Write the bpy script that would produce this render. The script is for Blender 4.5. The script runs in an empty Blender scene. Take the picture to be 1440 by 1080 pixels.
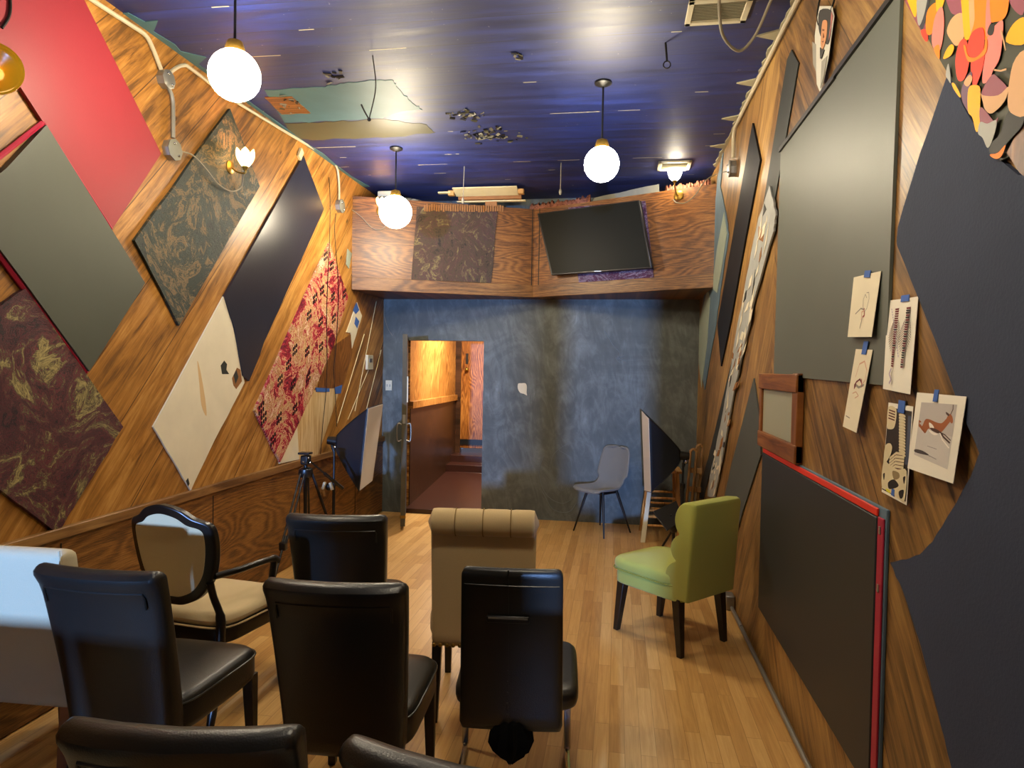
import bpy, bmesh, math, random
from mathutils import Vector, Matrix
random.seed(7)
PI = math.pi
C = bpy.context.scene.collection
rad = math.radians

# ------------------------------------------------------------------ camera and room frame
H = 1.65                                   # eye height
F, YAW, PITCH, ROLL = 935.0, .156, .0236, .0172
XR, XL, D, ZC, ZR = .8435, -2.6136, 7.2016, 3.49, .83   # right wall, left wall, back wall, ceiling, chair rail
YB = -1.5                                  # rear wall behind the viewer
EYE = Vector((0, 0, H))

def cam_axes():
    cy, sy = math.cos(YAW), math.sin(YAW)
    r = Vector((cy, sy, 0)); f = Vector((-sy, cy, 0)); u = Vector((0, 0, 1))
    cp, sp = math.cos(PITCH), math.sin(PITCH)
    f2 = f*cp-u*sp; u2 = u*cp+f*sp
    cr, sr = math.cos(ROLL), math.sin(ROLL)
    return r*cr+u2*sr, u2*cr-r*sr, f2
RX, UP, FW = cam_axes()
cam = bpy.data.cameras.new('camera'); co = bpy.data.objects.new('camera', cam); C.objects.link(co)
co.matrix_world = Matrix(((RX.x, UP.x, -FW.x, EYE.x), (RX.y, UP.y, -FW.y, EYE.y), (RX.z, UP.z, -FW.z, EYE.z), (0, 0, 0, 1)))
cam.sensor_width = 36; cam.lens = F/1440*36; cam.clip_start = .02
bpy.context.scene.camera = co

def on_plane(px, py, p0, n):
    """point of a known plane (a wall, the floor ...) seen at a place in the photo"""
    d = RX*((px-720)/F)+UP*(-(py-540)/F)+FW
    t = (Vector(p0)-EYE).dot(Vector(n))/d.dot(Vector(n))
    return EYE+d*t
def LW(px, py): return on_plane(px, py, (XL, 0, 0), (1, 0, 0))
def RW(px, py): return on_plane(px, py, (XR, 0, 0), (1, 0, 0))
def BW(px, py): return on_plane(px, py, (0, D, 0), (0, 1, 0))
def CE(px, py): return on_plane(px, py, (0, 0, ZC), (0, 0, 1))
def FL(px, py): return on_plane(px, py, (0, 0, 0), (0, 0, 1))
def AY(px, py, y): return on_plane(px, py, (0, y, 0), (0, 1, 0))

# ------------------------------------------------------------------ materials
def srgb(h):
    h = h.lstrip('#'); o = []
    for i in (0, 2, 4):
        c = int(h[i:i+2], 16)/255
        o.append(c/12.92 if c <= .04045 else ((c+.055)/1.055)**2.4)
    return (*o, 1)
class NT:
    def __init__(s, name, rough=.5, spec=.5, metal=0):
        s.m = bpy.data.materials.new(name); s.m.use_nodes = True
        s.t = s.m.node_tree; s.b = s.t.nodes['Principled BSDF']
        s.b.inputs['Roughness'].default_value = rough
        s.b.inputs['Specular IOR Level'].default_value = spec
        s.b.inputs['Metallic'].default_value = metal
    def n(s, typ, props=None, **inp):
        x = s.t.nodes.new(typ)
        for k, v in (props or {}).items(): setattr(x, k, v)
        for k, v in inp.items():
            k = k.replace('_', ' ') if k.replace('_', ' ') in x.inputs else k
            s.set(x.inputs[int(k[1:])] if k[0] == 'i' and k[1:].isdigit() else x.inputs[k], v)
        return x
    def set(s, sock, v):
        if hasattr(v, 'is_output') or isinstance(v, bpy.types.NodeSocket): s.t.links.new(v, sock)
        else: sock.default_value = v
    def math(s, op, a, b=0., c=None):
        x = s.t.nodes.new('ShaderNodeMath'); x.operation = op
        s.set(x.inputs[0], a); s.set(x.inputs[1], b)
        if c is not None: s.set(x.inputs[2], c)
        return x.outputs[0]
    def mix(s, f, a, b, mode='MIX'):
        x = s.t.nodes.new('ShaderNodeMix'); x.data_type = 'RGBA'; x.blend_type = mode
        s.set(x.inputs[0], f); s.set(x.inputs[6], a); s.set(x.inputs[7], b)
        return x.outputs[2]
    def ramp(s, f, stops, interp='LINEAR'):
        x = s.t.nodes.new('ShaderNodeValToRGB'); e = x.color_ramp.elements; x.color_ramp.interpolation = interp
        while len(e) < len(stops): e.new(.5)
        for i, (p, c) in enumerate(stops):
            e[i].position = p; e[i].color = srgb(c) if isinstance(c, str) else (c if len(c) == 4 else (*c, 1))
        s.set(x.inputs[0], f); return x.outputs[0]
    def coord(s): return s.n('ShaderNodeTexCoord').outputs['Object']
    def xyz(s, v):
        x = s.n('ShaderNodeSeparateXYZ', i0=v); return x.outputs
    def vec(s, a, b, c=0.):
        x = s.t.nodes.new('ShaderNodeCombineXYZ'); s.set(x.inputs[0], a); s.set(x.inputs[1], b); s.set(x.inputs[2], c); return x.outputs[0]
    def noise(s, v, scale, detail=4, rough=.55, dist=0.):
        x = s.n('ShaderNodeTexNoise', Vector=v, Scale=scale, Detail=detail, Roughness=rough, Distortion=dist); return x.outputs
    def bump(s, h, strength=.3, dist=.01):
        x = s.n('ShaderNodeBump', Strength=strength, Distance=dist, Height=h); s.t.links.new(x.outputs[0], s.b.inputs['Normal'])
    def col(s, v): s.set(s.b.inputs['Base Color'], v)

def plain(name, hexc, rough=.5, spec=.5, metal=0, var=.0, vscale=6, bump=0, bscale=200):
    k = NT(name, rough, spec, metal); c = srgb(hexc)
    if var:
        f = k.noise(k.coord(), vscale, 5)[0]
        k.col(k.mix(f, tuple(x*(1-var) for x in c[:3])+(1,), tuple(min(1, x*(1+var)) for x in c[:3])+(1,)))
    else: k.col(c)
    if bump: k.bump(k.noise(k.coord(), bscale, 3)[0], bump, .004)
    return k.m

def boards(name, dark, mid, light, ang=0, width=.3, plane='yz', rough=.42, seam=1., spec=.45, zone=None):
    """wooden boards, grain running at ang degrees in the wall's own plane"""
    k = NT(name, rough, spec); x = k.xyz(k.coord())
    a, b = {'yz': (x[1], x[2]), 'xz': (x[0], x[2]), 'xy': (x[0], x[1]), 'zy': (x[2], x[1])}[plane]
    def uv(an):
        ca, sa = math.cos(rad(an)), math.sin(rad(an))
        return (k.math('ADD', k.math('MULTIPLY', a, ca), k.math('MULTIPLY', b, sa)),
                k.math('ADD', k.math('MULTIPLY', a, -sa), k.math('MULTIPLY', b, ca)))
    u, v = uv(ang)
    if zone:                                # the boards change direction at a place along the wall
        u2, v2 = uv(zone[1]); g = k.math('GREATER_THAN', x[1], zone[0])
        def sel(p, q): return k.math('ADD', k.math('MULTIPLY', p, k.math('SUBTRACT', 1., g)), k.math('MULTIPLY', q, g))
        u, v = sel(u, u2), sel(v, v2)
    bi = k.math('FLOOR', k.math('DIVIDE', v, width))
    rnd = k.n('ShaderNodeTexWhiteNoise', {'noise_dimensions': '1D'}, W=bi).outputs[0]
    p = k.vec(k.math('ADD', k.math('MULTIPLY', u, .9), k.math('MULTIPLY', rnd, 31.)), k.math('MULTIPLY', v, 9.))
    g1 = k.noise(p, 2.2, 8, .62, .9)[0]
    g2 = k.noise(k.vec(k.math('MULTIPLY', u, 2.), k.math('MULTIPLY', v, 60.)), 2., 4, .6)[0]
    blot = k.noise(k.vec(u, v, rnd), 2.3, 4, .6)[0]
    f = k.math('ADD', k.math('MULTIPLY', g1, .62), k.math('MULTIPLY', g2, .2))
    f = k.math('ADD', f, k.math('MULTIPLY', blot, .26))
    f = k.math('ADD', f, k.math('MULTIPLY', k.math('SUBTRACT', rnd, .5), .13))
    c = k.ramp(f, [(.39, dark), (.53, mid), (.70, light)])
    kn = k.n('ShaderNodeTexVoronoi', Vector=k.vec(k.math('MULTIPLY', u, 1.2), k.math('MULTIPLY', v, 3.2)), Scale=1.6).outputs[0]
    c = k.mix(k.ramp(kn, [(.035, (1, 1, 1)), (.075, (0, 0, 0))]), c, srgb('#3a2008'))
    fr = k.math('FRACT', k.math('DIVIDE', v, width))
    c = k.mix(k.math('MULTIPLY', k.math('LESS_THAN', fr, .016), .8*seam), c, srgb('#2a1505'))
    k.col(c); k.bump(f, .25, .006); return k.m

def plywood(name, dark, mid, light, ang=0, plane='xz', scale=1., rough=.4, spec=.45):
    """rotary-cut plywood with wavy, flaming grain"""
    k = NT(name, rough, spec); x = k.xyz(k.coord())
    a, b = {'yz': (x[1], x[2]), 'xz': (x[0], x[2]), 'xy': (x[0], x[1])}[plane]
    ca, sa = math.cos(rad(ang)), math.sin(rad(ang))
    u = k.math('ADD', k.math('MULTIPLY', a, ca), k.math('MULTIPLY', b, sa))
    v = k.math('ADD', k.math('MULTIPLY', a, -sa), k.math('MULTIPLY', b, ca))
    lo = k.noise(k.vec(k.math('MULTIPLY', u, .8*scale), k.math('MULTIPLY', v, 3.6*scale)), 1., 2, .45, .3)[0]
    rings = k.math('SINE', k.math('MULTIPLY', k.math('ADD', lo, k.math('MULTIPLY', v, .75)), 150.))
    fine = k.noise(k.vec(k.math('MULTIPLY', u, 7.), k.math('MULTIPLY', v, 150.)), 1.4, 5, .7)[0]
    f = k.math('ADD', k.math('MULTIPLY', rings, .06), k.math('MULTIPLY', fine, .75))
    f = k.math('ADD', f, k.math('MULTIPLY', k.noise(k.vec(u, v), 1.4, 3)[0], .28))
    c = k.ramp(f, [(.40, dark), (.53, mid), (.70, light)])
    k.col(c); k.bump(f, .2, .005); return k.m

def marbled(name, stops, scale=2.2, seed=0., rough=.55, spec=.35):
    """swirling marbled cloth"""
    k = NT(name, rough, spec); x = k.xyz(k.coord())
    p = k.vec(k.math('ADD', x[1], x[0]), x[2], seed)
    w = k.noise(p, scale*1.1, 4, .55, .6)[1]
    q = k.n('ShaderNodeVectorMath', {'operation': 'MULTIPLY_ADD'}, i0=w, i1=(1.3, 1.3, 1.3), i2=p).outputs[0]
    g = k.noise(q, scale*1.7, 7, .68, 1.2)[0]
    fl = k.noise(q, scale*16, 5, .7, 2.)[0]
    f = k.math('ADD', k.math('MULTIPLY', g, .72), k.math('MULTIPLY', fl, .30))
    c = k.ramp(f, stops); k.col(c); k.bump(fl, .5, .01)
    return k.m

def emit(name, col, strength, base='#ffffff'):
    k = NT(name, .3); k.col(srgb(base)); k.b.inputs['Emission Color'].default_value = (*col, 1)
    k.b.inputs['Emission Strength'].default_value = strength; return k.m

M = {}
WD, WM, WLt = '#4a260a', '#8c5218', '#bd7c2c'
M['wall_left'] = boards('golden boards left', '#5c3c18', '#9c6a2c', '#c89650', 48, .37, 'yz', .42, 1., .4)
M['wall_right'] = boards('golden boards right', '#4e371c', '#886334', '#b48e50', 47, .42, 'yz', .42, 1., .4, zone=(3.85, 127))
M['wainscot'] = plywood('wainscot plywood', '#4c2e14', '#7c5022', '#a3743a', 0, 'yz', .8)
M['rail'] = boards('rail wood', '#4c3018', '#7e5830', '#a07a48', 0, 3., 'yz', .4, 0)
M['soffit'] = plywood('soffit plywood', '#42240e', '#74461b', '#9e6d33', 0, 'xz', 1.)
M['soffit_trim'] = plywood('soffit trim wood', '#42260f', '#704820', '#946a38', 0, 'xz', .7)
M['hall_ply'] = plywood('hall plywood', '#6a4018', '#a87434', '#d8a860', 78, 'yz', .9, .3)
M['hall_door'] = plywood('hall door plywood', '#4a240a', '#85501c', '#b3793a', 90, 'xz', 1.1, .35)
M['hall_dark'] = plywood('hall dark panelling', '#24160c', '#3a2416', '#4e3320', 90, 'yz', 1., .32)
M['hall_floor'] = plain('oxblood painted floor', '#341b14', .3, .5, var=.25, vscale=9)
M['frame_wood'] = boards('frame wood', '#45210a', '#744016', '#965e28', 90, 2., 'yz', .45, 0)
M['frame_wood_h'] = boards('frame wood rails', '#45210a', '#744016', '#965e28', 0, 2., 'yz', .45, 0)
M['pine'] = boards('pine', '#7a4c1c', '#b98744', '#dcb070', 90, 3., 'xz', .5, 0)
M['beech'] = boards('beech', '#5c3a1c', '#8d6536', '#b08a54', 90, 3., 'xz', .45, 0)

def laminate():
    k = NT('oak laminate', .36, .45); x = k.xyz(k.coord())
    br = k.n('ShaderNodeTexBrick', {'offset': .37, 'offset_frequency': 2}, Vector=k.vec(x[1], x[0]), Color1=(0, 0, 0, 1), Color2=(1, 1, 1, 1), Mortar=(.5, .5, .5, 1), Scale=1.,
             Mortar_Size=.0012, Mortar_Smooth=.1, Brick_Width=.62, Row_Height=.068)
    t = k.n('ShaderNodeSeparateColor', i0=br.outputs[0]).outputs[0]
    g = k.noise(k.vec(k.math('MULTIPLY', x[0], 46.), k.math('ADD', k.math('MULTIPLY', x[1], 2.2), k.math('MULTIPLY', t, 17.))), 1.5, 7, .62, .7)[0]
    f = k.math('ADD', k.math('MULTIPLY', t, .30), k.math('MULTIPLY', g, .62))
    c = k.ramp(f, [(.2, '#a57840'), (.45, '#c29556'), (.75, '#d8b070')])
    c = k.mix(k.math('MULTIPLY', br.outputs[1], .55), c, srgb('#6a4218'))
    k.col(c); k.set(k.b.inputs['Roughness'], k.math('ADD', .3, k.math('MULTIPLY', k.noise(k.coord(), 3., 4)[0], .16)))
    k.bump(g, .05, .002); return k.m
M['floor'] = laminate()

def ceiling_mat():
    k = NT('glossy navy ceiling boards', .3, .85); x = k.xyz(k.coord())
    row = k.math('DIVIDE', k.math('ADD', x[1], k.math('MULTIPLY', k.noise(k.vec(k.math('MULTIPLY', x[0], .25), 0.), 2., 1)[0], .1)), .27)
    idx = k.math('FLOOR', row); fr = k.math('FRACT', row)
    rnd = k.n('ShaderNodeTexWhiteNoise', {'noise_dimensions': '1D'}, W=idx).outputs[0]
    st = k.noise(k.vec(k.math('MULTIPLY', x[0], 1.1), k.math('MULTIPLY', x[1], 9.), rnd), 1.3, 6, .6, .3)[0]
    big = k.noise(k.coord(), .9, 3, .5)[0]
    c = k.ramp(k.math('ADD', k.math('MULTIPLY', st, .6), k.math('MULTIPLY', big, .5)), [(.35, '#0a143c'), (.55, '#0e1e5a'), (.75, '#183088')])
    c = k.mix(k.math('MULTIPLY', k.math('LESS_THAN', fr, .02), .8), c, srgb('#0a0b18'))
    # bare timber showing where the paint has worn off the joints in dashes
    dash = k.math('MULTIPLY', k.math('LESS_THAN', k.math('ABSOLUTE', k.math('SUBTRACT', fr, .03)), .014),
                  k.math('GREATER_THAN', k.noise(k.vec(k.math('MULTIPLY', x[0], 1.6), k.math('MULTIPLY', idx, 3.7)), 1.6, 2)[0], .60))
    c = k.mix(dash, c, srgb('#b9b49a'))
    speck = k.ramp(k.noise(k.coord(), 34, 2, .5)[0], [(.74, (0, 0, 0)), (.78, (1, 1, 1))])
    k.col(k.mix(k.math('MULTIPLY', speck, .5), c, srgb('#8a8890')))
    k.set(k.b.inputs['Roughness'], k.math('ADD', .40, k.math('MULTIPLY', st, .3)))
    k.bump(k.math('ADD', k.math('MULTIPLY', st, .5), k.math('MULTIPLY', k.math('LESS_THAN', fr, .03), -1.)), .35, .012)
    return k.m
M['ceiling'] = ceiling_mat()

def chalk_wall():
    k = NT('slate blue chalk paint', .62, .35); x = k.xyz(k.coord())
    p = k.vec(x[0], x[2])
    sm = k.noise(p, 1.5, 6, .62, 1.6)[0]
    st = k.noise(k.vec(k.math('MULTIPLY', x[0], 2.4), k.math('ADD', x[2], x[0])), 2.6, 6, .66, 2.2)[0]
    f = k.math('ADD', k.math('MULTIPLY', sm, .6), k.math('MULTIPLY', st, .45))
    k.col(k.ramp(f, [(.34, '#464a48'), (.50, '#535754'), (.64, '#696e6c'), (.80, '#8c9496')]))
    k.bump(st, .08, .004); return k.m
M['wall_back'] = chalk_wall()
M['red'] = plain('red painted board', '#86232c', .5, .4, var=.08, vscale=3, bump=.06, bscale=160)
M['greygreen'] = plain('grey green painted board', '#474a40', .5, .4, var=.06, vscale=4, bump=.05)
M['greyboard'] = plain('grey painted board', '#5b5f56', .5, .4, var=.05, vscale=3, bump=.05)
M['navy'] = plain('navy painted board', '#22232f', .3, .5, var=.18, vscale=2.5, bump=.12, bscale=90)
M['navydark'] = plain('black navy board', '#15161c', .6, .25)
M['navymat'] = plain('flat navy painted cloth', '#373e50', .8, .2, var=.2, vscale=2.2, bump=.25, bscale=120)
M['blackboard'] = plain('black board face', '#26282a', .5, .4, var=.12, vscale=2, bump=.05)
M['slate'] = plain('slate painted panel', '#4a4d4a', .6, .3, var=.1, vscale=4)
M['magenta'] = plain('crimson edge', '#a01c38', .5, .4)
M['scarlet'] = plain('scarlet edge', '#d8301e', .5, .4)
M['bluegrey'] = plain('blue grey plaster', '#5e7280', .7, .25, var=.25, vscale=5, bump=.3, bscale=25)
M['silver'] = plain('silvery torn plaster', '#9a9c98', .6, .3, var=.25, vscale=9, bump=.5, bscale=30)
M['palegrey'] = plain('pale sage plaster', '#95a091', .7, .25, var=.15, vscale=8, bump=.3, bscale=30)
M['charcoal'] = plain('charcoal painted strip', '#2c2f2c', .55, .35, var=.15)
M['plaster'] = plain('bare white plaster', '#d6cdb4', .75, .2, var=.12, vscale=5, bump=.3, bscale=18)
M['lightply'] = boards('bare pale plywood', '#b08a52', '#cdb080', '#e0c89c', 90, 3., 'yz', .6, 0)
M['brownply'] = plywood('brown patch board', '#4a280c', '#7c4c1a', '#a3703a', 90, 'yz', .9)
M['marble_red'] = marbled('burgundy and olive marbled cloth', [(.40, '#161218'), (.455, '#55202c'), (.495, '#231f20'), (.53, '#6c2a34'), (.56, '#36302a'), (.595, '#7d7046'), (.66, '#ad9e66')], 2.2, 3.)
M['marble_green'] = marbled('green black marbled cloth', [(.41, '#0d1416'), (.46, '#2a3832'), (.50, '#12181a'), (.535, '#464834'), (.57, '#80613a'), (.61, '#26342f'), (.68, '#8f8862')], 2.1, 9.)
M['marble_brown'] = marbled('brown and plum marbled cloth', [(.41, '#1d1612'), (.46, '#4c3a24'), (.50, '#3a2e20'), (.535, '#4c2428'), (.565, '#4e4428'), (.61, '#70623a'), (.68, '#8a7a4c')], 2.6, 5.)
M['marble_purple'] = marbled('purple and silver marbled cloth', [(.40, '#1d0e1a'), (.47, '#561a40'), (.52, '#2e2230'), (.57, '#8a7c8a'), (.62, '#5e2048'), (.70, '#a89aa2')], 4.6, 1.)
M['floral'] = marbled('red and cream floral cloth', [(.42, '#561222'), (.47, '#9c1a30'), (.505, '#b83446'), (.528, '#dcc694'), (.55, '#9a8638'), (.575, '#a01a30'), (.61, '#e2cfaa'), (.68, '#a83044')], 2.0, 2.)
M['blackprint'] = plain('black leaf print', '#120a10', .6, .3)
M['leather'] = None
def leather():
    k = NT('black leather', .36, .5)
    k.col(k.mix(k.noise(k.coord(), 5, 4)[0], srgb('#131310'), srgb('#1d1c19')))
    v = k.n('ShaderNodeTexVoronoi', Vector=k.coord(), Scale=240.).outputs[0]
    k.bump(v, .18, .0016); return k.m
M['leather'] = leather()
M['piping'] = plain('black leather piping', '#1a1915', .4, .5)
M['legwood'] = plain('black brown leg wood', '#17100a', .4, .5)
M['ebony'] = plain('black lacquered wood', '#100c08', .3, .5)
def cloth(name, hexc, var=.08, weave=420):
    k = NT(name, .85, .15); c = srgb(hexc)
    f = k.noise(k.coord(), weave, 2)[0]; g = k.noise(k.coord(), 5, 4)[0]
    a = tuple(x*(1-var*2) for x in c[:3])+(1,); b = tuple(min(1, x*(1+var)) for x in c[:3])+(1,)
    k.col(k.mix(k.math('ADD', k.math('MULTIPLY', f, .7), k.math('MULTIPLY', g, .3)), a, b)); k.bump(f, .3, .002)
    k.b.inputs['Sheen Weight'].default_value = .15
    return k.m
M['cream'] = cloth('cream upholstery', '#c8b184')
M['offwhite'] = cloth('off white slipcover', '#bfb496')
M['shieldcloth'] = cloth('beige shield upholstery', '#cdb990')
M['green'] = cloth('lime green upholstery', '#a2a652')
M['greycloth'] = cloth('grey felt', '#74716a')
M['softblack'] = plain('black nylon', '#1b2028', .45, .4, var=.15, vscale=8)
M['diffuser'] = plain('white diffuser cloth', '#cfccc8', .8, .2)
M['blackmetal'] = plain('black metal', '#0e0e0f', .4, .5)
M['blackplastic'] = plain('black plastic', '#0c0c0c', .35, .5)
M['screen'] = plain('switched off screen', '#141511', .45, .12)
M['chrome'] = plain('chrome', '#c0c0c4', .15, .5, 1)
M['steel'] = plain('galvanised steel', '#9a9890', .42, .5, .8, var=.15)
M['whitemetal'] = plain('white painted metal', '#c9c2a8', .5, .4)
M['dingywhite'] = plain('dingy white conduit', '#b5ab92', .5, .4, var=.15, vscale=12)
M['brass'] = plain('brass', '#8a6a2a', .35, .5, .8)
M['wire'] = plain('black wire', '#15120e', .6, .3)
M['greywire'] = plain('grey cord', '#8a8372', .6, .3)
M['paper'] = plain('cream paper', '#ddd3b8', .8, .2, var=.05)
M['paperwhite'] = plain('white print paper', '#e2dccb', .7, .25)
M['tape'] = plain('blue painter tape', '#3f62a8', .7, .2)
M['teal'] = plain('old turquoise paint', '#466a72', .55, .35, var=.18, vscale=5)
M['oldolive'] = plain('worn olive paint', '#4a4834', .45, .4, var=.25, vscale=4)
M['palewood'] = plain('pale raw timber', '#d8c896', .6, .3, var=.12, vscale=12)
M['insul'] = marbled('pink brown insulation', [(.35, '#3a2418'), (.5, '#7c4a38'), (.6, '#a8705a'), (.72, '#c89a80')], 7, 4., .9, .1)
M['lath'] = plain('rough lath', '#8c6038', .7, .2, var=.3, vscale=20)
M['dirtygrey'] = plain('grey dusty board', '#78766a', .7, .2, var=.2, vscale=6)
M['darkblue'] = plain('dark blue door paint', '#2b3440', .5, .4, var=.12)
M['doorside'] = plain('worn door edge', '#4a4434', .6, .3, var=.25, vscale=12)
M['globe'] = emit('lit globe glass', (1, .86, .62), 55)
M['tulip'] = emit('lit tulip glass', (1, .62, .22), 7, '#ffc060')
M['bulbwhite'] = emit('lit white bulb', (1, .88, .66), 42)
def amber():
    k = NT('amber ribbed glass', .12, .6); k.col(srgb('#c98a10'))
    k.b.inputs['Transmission Weight'].default_value = .35
    k.b.inputs['Emission Color'].default_value = (1, .5, .03, 1); k.b.inputs['Emission Strength'].default_value = .03
    return k.m
M['amber'] = amber()
def frosted():
    k = NT('dusty window glass', .35, .5); k.col(srgb('#a6a58c')); k.b.inputs['Transmission Weight'].default_value = .15; return k.m
M['frosted'] = frosted()

# ------------------------------------------------------------------ mesh building
class MB:
    def __init__(s): s.v = []; s.f = []; s.mi = []
    def add(s, vs, fs, m=0):
        o = len(s.v); s.v += [Vector(p) for p in vs]; s.f += [[i+o for i in q] for q in fs]; s.mi += [m]*len(fs); return s
    def box(s, c, d, m=0, rot=None):
        c = Vector(c); R = rot.to_3x3() if rot else Matrix.Identity(3)
        vs = [c+R@Vector((x*d[0]/2, y*d[1]/2, z*d[2]/2)) for x in (-1, 1) for y in (-1, 1) for z in (-1, 1)]
        return s.add(vs, [(0, 1, 3, 2), (4, 6, 7, 5), (0, 4, 5, 1), (2, 3, 7, 6), (0, 2, 6, 4), (1, 5, 7, 3)], m)
    def loft(s, rings, caps=True, m=0, closed=True):
        n = len(rings[0]); vs = [p for r in rings for p in r]; fs = []
        for i in range(len(rings)-1):
            for j in range(n if closed else n-1):
                fs.append((i*n+j, i*n+(j+1) % n, (i+1)*n+(j+1) % n, (i+1)*n+j))
        if caps: fs.append(tuple(range(n))[::-1]); fs.append(tuple((len(rings)-1)*n+j for j in range(n)))
        return s.add(vs, fs, m)
    def prism(s, pts, vec, m=0):
        vec = Vector(vec); pts = [Vector(p) for p in pts]; return s.loft([pts, [p+vec for p in pts]], True, m)
    def tube(s, path, r, n=10, m=0, closed=False):
        path = [Vector(p) for p in path]; rr = r if isinstance(r, (list, tuple)) else [r]*len(path); rings = []
        t0 = (path[1]-path[0]).normalized(); a = t0.orthogonal().normalized()
        for i, p in enumerate(path):
            t = (path[min(i+1, len(path)-1)]-path[max(i-1, 0)]).normalized()
            a = (a-t*a.dot(t)).normalized(); b = t.cross(a)
            rings.append([p+(a*math.cos(q*2*PI/n)+b*math.sin(q*2*PI/n))*rr[i] for q in range(n)])
        return s.loft(rings, True, m)
    def lathe(s, prof, c=(0, 0, 0), n=24, m=0, mat=None):
        c = Vector(c); rings = []
        for r, z in prof:
            ring = [Vector((r*math.cos(q*2*PI/n), r*math.sin(q*2*PI/n), z)) for q in range(n)]
            rings.append([c+(mat@p if mat else p) for p in ring])
        return s.loft(rings, True, m)
    def sphere(s, c, r, n=16, m=0, sc=(1, 1, 1), rot=None):
        pr = [(max(1e-4, math.sin(PI*i/n)), -math.cos(PI*i/n)) for i in range(n+1)]
        c = Vector(c); rings = []
        for q, z in pr:
            ring = []
            for j in range(2*n):
                p = Vector((q*math.cos(j*PI/n)*r*sc[0], q*math.sin(j*PI/n)*r*sc[1], z*r*sc[2]))
                ring.append(c+(rot@p if rot else p))
            rings.append(ring)
        return s.loft(rings, True, m)
    def post(s, p0, p1, w0, w1, m=0, d0=None, d1=None):
        p0, p1 = Vector(p0), Vector(p1); d0 = d0 or w0; d1 = d1 or w1
        def q(p, w, d): return [p+Vector((x*w/2, y*d/2, 0)) for x, y in ((-1, -1), (1, -1), (1, 1), (-1, 1))]
        return s.loft([q(p0, w0, d0), q(p1, w1, d1)], True, m)
    def build(s, name, mats, parent=None, bevel=0, seg=2, sub=0, sharp=38, solid=0):
        me = bpy.data.meshes.new(name); me.from_pydata([tuple(p) for p in s.v], [], s.f)
        mats = mats if isinstance(mats, (list, tuple)) else [mats]
        for m in mats: me.materials.append(m)
        me.polygons.foreach_set('material_index', s.mi)
        bm = bmesh.new(); bm.from_mesh(me)
        bmesh.ops.recalc_face_normals(bm, faces=bm.faces)
        for f in bm.faces: f.smooth = True
        for e in bm.edges:
            if len(e.link_faces) == 2 and e.calc_face_angle(0) > rad(sharp): e.smooth = False
        bm.to_mesh(me); bm.free()
        o = bpy.data.objects.new(name, me); C.objects.link(o)
        if parent: o.parent = parent
        if solid:
            k = o.modifiers.new('thickness', 'SOLIDIFY'); k.thickness = solid; k.offset = 0
        if bevel:
            k = o.modifiers.new('bevel', 'BEVEL'); k.width = bevel; k.segments = seg; k.limit_method = 'ANGLE'; k.angle_limit = rad(35)
        if sub:
            k = o.modifiers.new('smooth', 'SUBSURF'); k.levels = sub; k.render_levels = sub
        return o
def tag(o, label, cat, group=None, kind=None):
    o['label'] = label; o['category'] = cat
    if group: o['group'] = group
    if kind: o['kind'] = kind
    return o
def struct(o, kind='structure'): o['kind'] = kind; return o
def empty(name, label, cat, loc=(0, 0, 0), rz=0, group=None):
    o = bpy.data.objects.new(name, None); C.objects.link(o); o.location = loc; o.rotation_euler = (0, 0, rz)
    o.empty_display_size = .1; return tag(o, label, cat, group)
def dup(o, parent=None):
    c = o.copy(); C.objects.link(c)
    if parent: c.parent = parent
    for ch in list(o.children): dup(ch, c)
    return c
def recentre(o):
    """move a top-level mesh's origin to its own middle"""
    vs = o.data.vertices; c = sum((v.co for v in vs), Vector())/len(vs)
    o.data.transform(Matrix.Translation(-c)); o.location = c; return o
def smooth_poly(pts, k=6):
    n = len(pts); out = []; pts = [Vector(p) for p in pts]
    for i in range(n):
        a, b, c, d = pts[i-1], pts[i], pts[(i+1) % n], pts[(i+2) % n]
        for j in range(k):
            t = j/k; out.append(.5*((2*b)+(c-a)*t+(2*a-5*b+4*c-d)*t*t+(3*b-a-3*c+d)*t**3))
    return out
def curve_pts(pts, k=8):
    pts = [Vector(p) for p in pts]; P = [2*pts[0]-pts[1]]+pts+[2*pts[-1]-pts[-2]]; out = []
    for i in range(1, len(P)-2):
        a, b, c, d = P[i-1:i+3]
        for j in range(k):
            t = j/k; out.append(.5*((2*b)+(c-a)*t+(2*a-5*b+4*c-d)*t*t+(3*b-a-3*c+d)*t**3))
    return out+[pts[-1]]
def ragged(pts, amp, k=6, seed=1):
    r = random.Random(seed); out = []; n = len(pts)
    for i in range(n):
        a, b = Vector(pts[i]), Vector(pts[(i+1) % n])
        for j in range(k):
            p = a.lerp(b, j/k)
            if j: p += Vector([r.uniform(-amp, amp) for _ in range(len(p))])
            out.append(p)
    return out
def sup(w, d, e, n=40):
    out = []
    for i in range(n):
        t = 2*PI*i/n; c, s_ = math.cos(t), math.sin(t)
        out.append((w/2*math.copysign(abs(c)**(2/e), c), d/2*math.copysign(abs(s_)**(2/e), s_)))
    return out
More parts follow.
